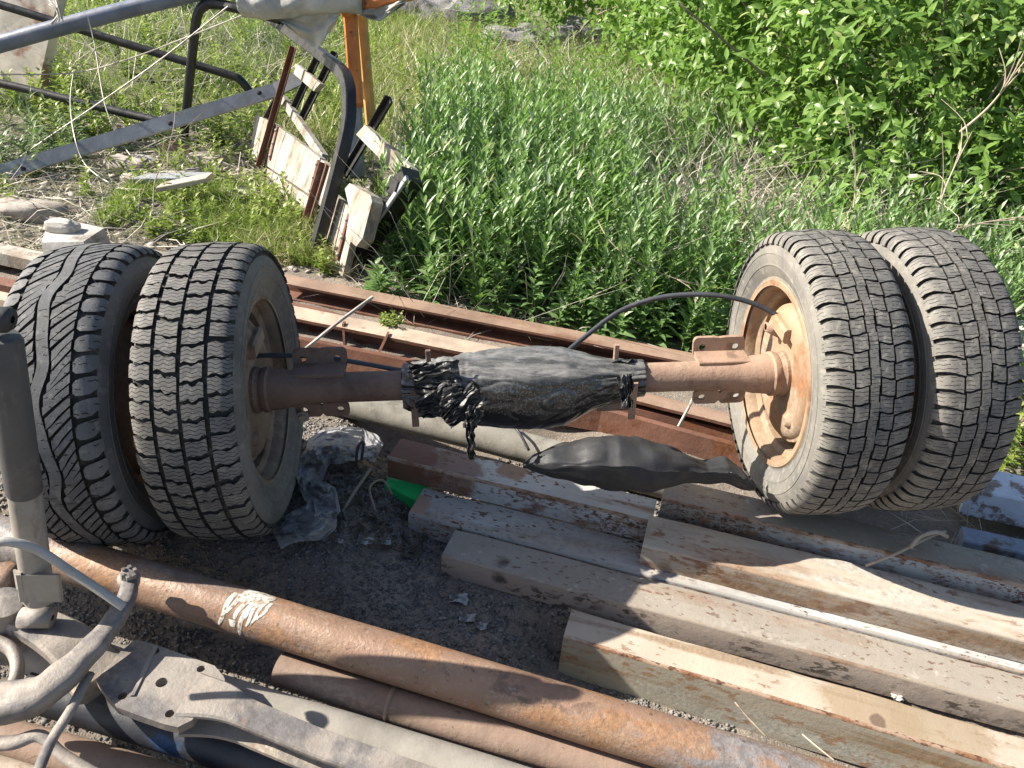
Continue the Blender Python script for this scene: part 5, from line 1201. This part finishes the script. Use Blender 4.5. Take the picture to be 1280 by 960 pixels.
grass(v, scatter(16000, (-1.5, 1.4), (4.4, 9), lambda x, y: clump(x, y, 3.2, -.25, 5)), .12, .4, .0025, 1, .4)
tag(v.build('grass', [M_grass, M_straw]), 'yellow-green spring grass covering the ground behind the scrap', kind='stuff')
# low leafy ground cover
v = Veg()
weed_plants(v, scatter(60, (-2.6, -1.2), (3.3, 4.4)), .06, .16, 16, .045, .01)
weed_plants(v, scatter(300, (-1.9, -.75), (2.85, 3.9), lambda x, y: clump(x, y, 6, .0, 1) & (y > line(x) + .2)), .05, .13, 16, .04, .011)
weed_plants(v, scatter(1000, (-5.2, -1.2), (4.3, 8), lambda x, y: clump(x, y, 3.3, -.1, 2)), .1, .3, 22, .07, .013)
weed_plants(v, scatter(420, (-1.0, 1.8), (4.8, 8.4), lambda x, y: clump(x, y, 3.0, -.2, 4)), .15, .4, 24, .06, .010)
weed_plants(v, scatter(260, (1.6, 3.2), (1.75, 3.3), lambda x, y: clump(x, y, 5, -.2, 3)), .06, .2, 18, .05, .009)
tag(v.build('leafy_undergrowth', [M_grass]), 'mixed low leafy weeds scattered through the grass', kind='stuff')
# dry stalks
v = Veg()
def stalks(P_, lmin, lmax, wd, lean, drift): grass(v, P_, lmin, lmax, wd, 0, lean, None, drift)
stalks(scatter(5200, (.4, 1.9), (3.0, 5.4), lambda x, y: (x > .55 + .1 * (y - 3)) & clump(x, y, 4, -.5)), .3, .85, .0026, .75, (.25, -.1, 0))
stalks(scatter(900, (-.6, 1.6), (2.7, 5.2)), .3, .68, .0018, .5, (.2, -.05, 0))
stalks(scatter(2600, (-.9, 1.4), (4.2, 7.5)), .25, .6, .0025, .5, (.1, 0, 0))
stalks(scatter(600, (-.7, .3), (2.55, 3.0), lambda x, y: (y > line(x) + .06) & (y < line(x) + .22)), .1, .3, .0016, 2.2, (0, 0, 0))
stalks(scatter(700, (-3.4, -1.6), (2.85, 3.6), lambda x, y: clump(x, y, 5, .0)), .12, .45, .0022, 2.5, (0, 0, 0))
stalks(scatter(420, (.75, 2.6), (1.62, 2.6), lambda x, y: y > 1.85 - .235 * x), .1, .35, .0016, 2.2, (0, 0, 0))
stalks(scatter(2400, (-3.3, -1.2), (2.95, 4.7)), .08, .38, .0024, 3.0, (0, 0, 0))
stalks(scatter(900, (-4, -1.6), (5.2, 8)), .3, .7, .003, .7, (0, 0, 0))
stalks(scatter(700, (1.3, 3.2), (2.2, 3.6)), .15, .5, .002, 1.4, (0, 0, 0))
tag(v.build('dry_grass', [M_dryblade]), 'grey tangle of last year\'s dry stalks among the weeds', kind='stuff')

v = Veg()
P_ = np.stack([LIT[0], LIT[1], gh(*LIT) + .006], -1)
v.add(leaves(P_, rng.normal(size=(n_, 3)) * np.array([1, 1, .35]), rng.normal(0, .5, (n_, 3)) + np.array([0, 0, 1.]), rng.uniform(.012, .04, n_), rng.uniform(.003, .009, n_), .4, .3), rng.random(n_) * .6, 0)
tag(v.build('leaf_litter', [leaf_mat('dead_leaf', (.06, .05, .035), (.22, .17, .12), None, .05, .8)]), 'dark dead leaves and scraps on the gravel beside the bar ends', kind='stuff')
# individual plants
def plant(name, label, cat, c, hmin, hmax, n, nl, ll, lw, mat, spread, lean=.25, group=None, droop=.3):
    root = thing(name, label, cat, c, group); vv = Veg()
    a = rng.uniform(0, 6.28, n); r = spread * np.sqrt(rng.random(n))
    P_ = np.stack([c[0] + r * np.cos(a), c[1] + r * np.sin(a), np.full(n, c[2])], -1)
    weed_plants(vv, P_, hmin, hmax, nl, ll, lw, 0, lean, droop); vv.build('foliage', [mat], root, c)
    return root
p = at(520, 190, -.02); plant('dark_weed', 'dark green tall weed beside the slatted end of the truck side', 'plant', (p.x, p.y, -.03), .3, .5, 7, 22, .1, .012, M_bushd, .14)
p = at(489, 402, .0); plant('seedling', 'pale succulent seedling growing on the rusty beam', 'plant', (p.x, p.y, -.005), .025, .05, 16, 9, .022, .005, M_grass, .035, .4)
p = at(40, 192, 0); plant('wormwood', 'feathery grey-green wormwood at the left edge by the drilled bar', 'plant', (p.x, p.y, -.03), .15, .32, 26, 26, .085, .009, M_worm, .3, .5)
p = at(330, 62, 0); plant('sagebrush', 'silvery sage bush behind the black bow', 'plant', (p.x, p.y, -.03), .25, .5, 26, 26, .06, .006, M_worm, .35, .4)
p = at(582, 140, 0); plant('sapling', 'yellow-green upright sapling in the middle of the grass', 'plant', (p.x, p.y, -.03), .75, 1.0, 7, 34, .085, .013, M_bush, .12, .16)
p = at(556, 112, 0); plant('sapling', 'thin light green shoot left of the taller yellow-green sapling', 'plant', (p.x, p.y, -.03), .5, .85, 5, 28, .07, .012, M_bush, .15, .2)
p = at(700, 150, 0); plant('sapling', 'bushy light green shoots in front of the far rocks', 'plant', (at(640, 78, 0).x, at(640, 78, 0).y, -.03), .4, .8, 14, 30, .075, .012, M_bush, .5, .25)
p = at(700, 150, 0); plant('sapling', 'loose light green shoots between the grass and the big bush', 'plant', (p.x, p.y, -.03), .5, .85, 9, 30, .075, .012, M_bush, .35, .22)
p = at(800, 190, 0); plant('sapling', 'low leafy shoots at the left foot of the big bush', 'plant', (p.x, p.y, -.03), .3, .6, 12, 28, .07, .012, M_bush, .35, .28)
p = at(1255, 560, 0); plant('roadside_weed', 'small yellow-green weed at the right edge past the outer tyre', 'plant', (p.x + .05, p.y, -.05), .12, .22, 12, 16, .05, .008, M_grass, .1, .4)

# the shrubs: stems, a crown of leaves filling an uneven volume
def shrub(name, label, base, blobs, n, ll, lw, mat, stems=7, seed=1, single=0):
    root = thing(name, label, 'bush', base); r2 = np.random.default_rng(seed)
    vol = np.array([b[3] * b[4] * b[5] for b in blobs]); pick = r2.choice(len(blobs), n, p=vol / vol.sum()); Bb = np.array(blobs)[pick]
    d = unit(r2.normal(size=(n, 3))); rad = r2.random(n) ** .42
    P_ = Bb[:, :3] + d * rad[:, None] * Bb[:, 3:6]
    f = np.sin(P_[:, 0] * 7 + seed) * np.sin(P_[:, 1] * 8 + 1) * np.sin(P_[:, 2] * 7.5 + 2) ; k = (f > -.28) & (P_[:, 2] > .02); P_, d = P_[k], d[k]
    vv = Veg(); m = len(P_)
    # sprays: 6 leaves about each twig end
    tw = unit(d + r2.normal(0, .55, (m, 3)) + np.array([0, 0, .35])); nl = 6
    an = np.arange(nl)[None] * 2.2 + r2.uniform(0, 6.28, (m, 1)); e1_ = unit(np.cross(tw, np.array([.3, .2, 1.0]))); e2_ = np.cross(tw, e1_)
    fr_ = (np.arange(nl) / nl)[None, :, None]
    pos = P_[:, None] + tw[:, None] * (fr_ * ll * 1.5)
    D = tw[:, None] * .75 + e1_[:, None] * np.cos(an)[..., None] + e2_[:, None] * np.sin(an)[..., None] + r2.normal(0, .15, (m, nl, 3)) + np.array([0, 0, -.1])
    N = tw[:, None] * 1.0 + r2.normal(0, .4, (m, nl, 3)) + np.array([0, 0, .6])
    L = ll * r2.uniform(.6, 1.2, (m, nl)); W = lw * r2.uniform(.75, 1.2, (m, nl)); tt = np.clip(r2.normal(.45, .25, (m, nl)), 0, 1)
    pos, D, N, L, W, tt = pos.reshape(-1, 3), D.reshape(-1, 3), unit(N).reshape(-1, 3), L.ravel(), W.ravel(), tt.ravel()
    if single:
        # the leaves nearest the viewer become parts of their own
        u_ = np.stack([pos @ np.array(Rv) , (pos - np.array(CAM)) @ np.array(Uv), (pos - np.array(CAM)) @ np.array(Fv)], -1)
        inside = (np.abs(u_[:, 0] / u_[:, 2]) < .62) & (np.abs(u_[:, 1] / u_[:, 2]) < .46)
        order = np.argsort(np.where(inside, u_[:, 2], 1e9))[:single]
        keep = np.ones(len(pos), bool); keep[order] = False
        mes = []
        for q in range(6):
            V, T, Q = leaves(np.zeros((1, 3)), np.array([[0, 1., 0]]), np.array([[0, 0, 1.]]), 1.0, lw / ll, .15 + .06 * q, .3)
            me = bpy.data.meshes.new('leaf'); me.from_pydata([tuple(p_) for p_ in V], [], [list(map(int, t_)) for t_ in T] + [list(map(int, t_)) for t_ in Q]); me.materials.append(mat)
            a_ = me.attributes.new('tint', 'FLOAT', 'POINT'); a_.data.foreach_set('value', np.full(8, .25 + .1 * q, np.float32)); mes.append(me)
        for i, q in enumerate(order):
            y_ = Vector(D[q]).normalized(); z_ = Vector(N[q]); x_ = y_.cross(z_).normalized(); z_ = x_.cross(y_); s_ = float(L[q])
            o2 = bpy.data.objects.new('leaf', mes[i % 6]); COL.objects.link(o2); o2.parent = root
            lp = Vector(pos[q]) - Vector(base)
            o2.matrix_local = Matrix(((x_.x * s_, y_.x * s_, z_.x * s_, lp.x), (x_.y * s_, y_.y * s_, z_.y * s_, lp.y), (x_.z * s_, y_.z * s_, z_.z * s_, lp.z), (0, 0, 0, 1)))
        pos, D, N, L, W, tt = pos[keep], D[keep], N[keep], L[keep], W[keep], tt[keep]
    vv.add(leaves(pos, D, N, L, W, .3, .3), tt, 0)
    fo = vv.build('foliage', [mat], root, base)
    if single: fo['kind'] = 'stuff'
    for s_ in range(stems * 3):
        b = blobs[s_ % len(blobs)]; q = Vector(b[:3]) + Vector((r2.normal(0, .6) * b[3], r2.normal(-.2, .6) * b[4], r2.normal(.35, .4) * b[5]))
        p0 = Vector(base) + Vector((r2.normal(0, .07), r2.normal(0, .07), 0)); mid_ = p0.lerp(q, .5) + Vector((r2.normal(0, .06), r2.normal(0, .06), .08))
        m3 = MB(); pts_ = smooth_path([p0, mid_, q], 5); th_ = .014 if s_ < stems else r2.uniform(.004, .008); m3.tube(pts_, [th_ * (1 - .75 * i / (len(pts_) - 1)) for i in range(len(pts_))], 6); m3.build('stem', M_bark, root)
    return root
shrub('leafy_bush', 'big bright green leafy bush behind the right wheels', (1.95, 4.35, -.04),
      [(1.75, 4.25, .62, .75, .62, .62), (1.35, 4.5, .45, .5, .5, .48), (2.5, 4.5, .7, .8, .7, .75), (1.75, 4.7, 1.1, .8, .6, .6), (2.2, 3.75, .3, .55, .35, .32), (1.35, 5.0, .9, .5, .5, .5), (2.9, 5.0, 1.2, .9, .7, .7), (1.65, 3.65, .22, .55, .35, .28), (2.35, 3.45, .28, .6, .4, .36), (2.9, 4.2, .6, .6, .5, .6), (1.15, 4.95, .6, .55, .5, .55), (.95, 5.6, .8, .5, .5, .5), (1.5, 4.0, .35, .45, .35, .4)], 4700, .075, .0145, M_bush, 14, 3, 300)
shrub('shaded_bush', 'dark dense bush at the right edge behind the outermost tyre', (3.1, 3.9, -.04), [(3.0, 3.9, .5, .6, .6, .55), (2.7, 3.4, .22, .5, .4, .25), (3.3, 4.3, 1.0, .6, .6, .6)], 1300, .055, .013, M_bushd, 8, 5)
shrub('back_bush', 'bushy green shrub above the far rocks', (.35, 8.6, -.03), [(.35, 8.6, .55, .8, .5, .5), (1.2, 8.3, .7, .8, .6, .6), (1.0, 7.2, .5, .6, .5, .5)], 1500, .08, .018, M_bush, 6, 8)
shrub('ash_sapling', 'broad-leaved sapling overhanging the grass left of the big bush', (1.15, 5.9, -.03), [(1.1, 5.8, .85, .45, .4, .35), (1.6, 6.2, 1.1, .6, .5, .4), (1.3, 6.4, .5, .6, .5, .45)], 520, .13, .026, M_bush, 6, 13)
shrub('far_thicket', 'dark thicket along the back behind the grass', (2.5, 10.5, -.03), [(2.2, 10, .7, 1.5, .8, .8), (5, 11, 1.0, 2.0, 1.2, 1.2), (-1.2, 10.5, .3, .6, .5, .35), (8, 14, 1.2, 3, 1.5, 1.5)], 2200, .13, .035, M_bushd, 6, 21)
shrub('left_thicket', 'low grey-green brush at the back of the upper left corner', (-4.2, 9.5, -.03), [(-4.2, 9.2, .3, 1.2, .7, .4), (-2.6, 9.0, .25, .6, .5, .3), (-6.5, 11, .6, 1.6, .9, .6)], 900, .1, .022, M_worm, 4, 23)

# dry branches
def dry_branch(label, pts, r, twigs, group=None, mat=M_dry):
    root = thing('dry_branch', label, 'branch', pts[0], group); mb = MB(); P_ = smooth_path(pts, 6); n = len(P_)
    r *= .7; mb.tube(P_, [r * (1 - .7 * i / (n - 1)) for i in range(n)], 6); mb.build('stem', mat, root)
    for k in range(twigs):
        i = random.randint(n // 4, n - 2); d = (P_[i + 1] - P_[i]).normalized(); s_ = Vector((random.uniform(-1, 1), random.uniform(-1, 1), random.uniform(-.3, 1))).normalized(); L = random.uniform(.08, .25)
        m2 = MB(); q = P_[i]; m2.tube(smooth_path([q, q + (d + s_ * .6) * L * .5, q + (d * .9 + s_) * L], 3), [r * .45] * 3 + [r * .3] * 3 + [r * .15], 5); m2.build('twig', mat, root)
dry_branch('bare pale branch reaching out of the big bush at the right edge', [aty(1200, 165, 3.4), aty(1235, 135, 3.35), aty(1262, 100, 3.3), aty(1285, 55, 3.3)], .009, 6)
dry_branch('bare dry branch sticking out to the right behind the outer tyre', [aty(1180, 300, 2.7), aty(1200, 285, 2.75), aty(1240, 277, 2.8), aty(1300, 274, 2.8)], .007, 5)
dry_branch('upright bare twig in front of the big bush', [aty(1060, 290, 3.1), aty(1068, 250, 3.15), aty(1069, 200, 3.2), aty(1066, 155, 3.2)], .005, 4)
dry_branch('forked grey stem leaning right behind the tyres', [aty(1165, 290, 3.0), aty(1180, 240, 3.1), aty(1195, 205, 3.2), aty(1215, 165, 3.3)], .007, 5)
dry_branch('long dry stem bending over the weeds', [aty(735, 247, 2.95), aty(760, 298, 2.8), aty(800, 330, 2.75), aty(870, 356, 2.7), aty(930, 362, 2.65)], .0045, 4)
dry_branch('twiggy dead branch in the grass left of the bush', [at(880, 330, .0), at(905, 300, .12), at(925, 280, .2), at(950, 262, .25)], .005, 7)
dry_branch('bare twig rising from the left rubble', [at(192, 275, -.02), aty(193, 230, 3.4), aty(205, 200, 3.45), aty(214, 178, 3.5)], .005, 3)
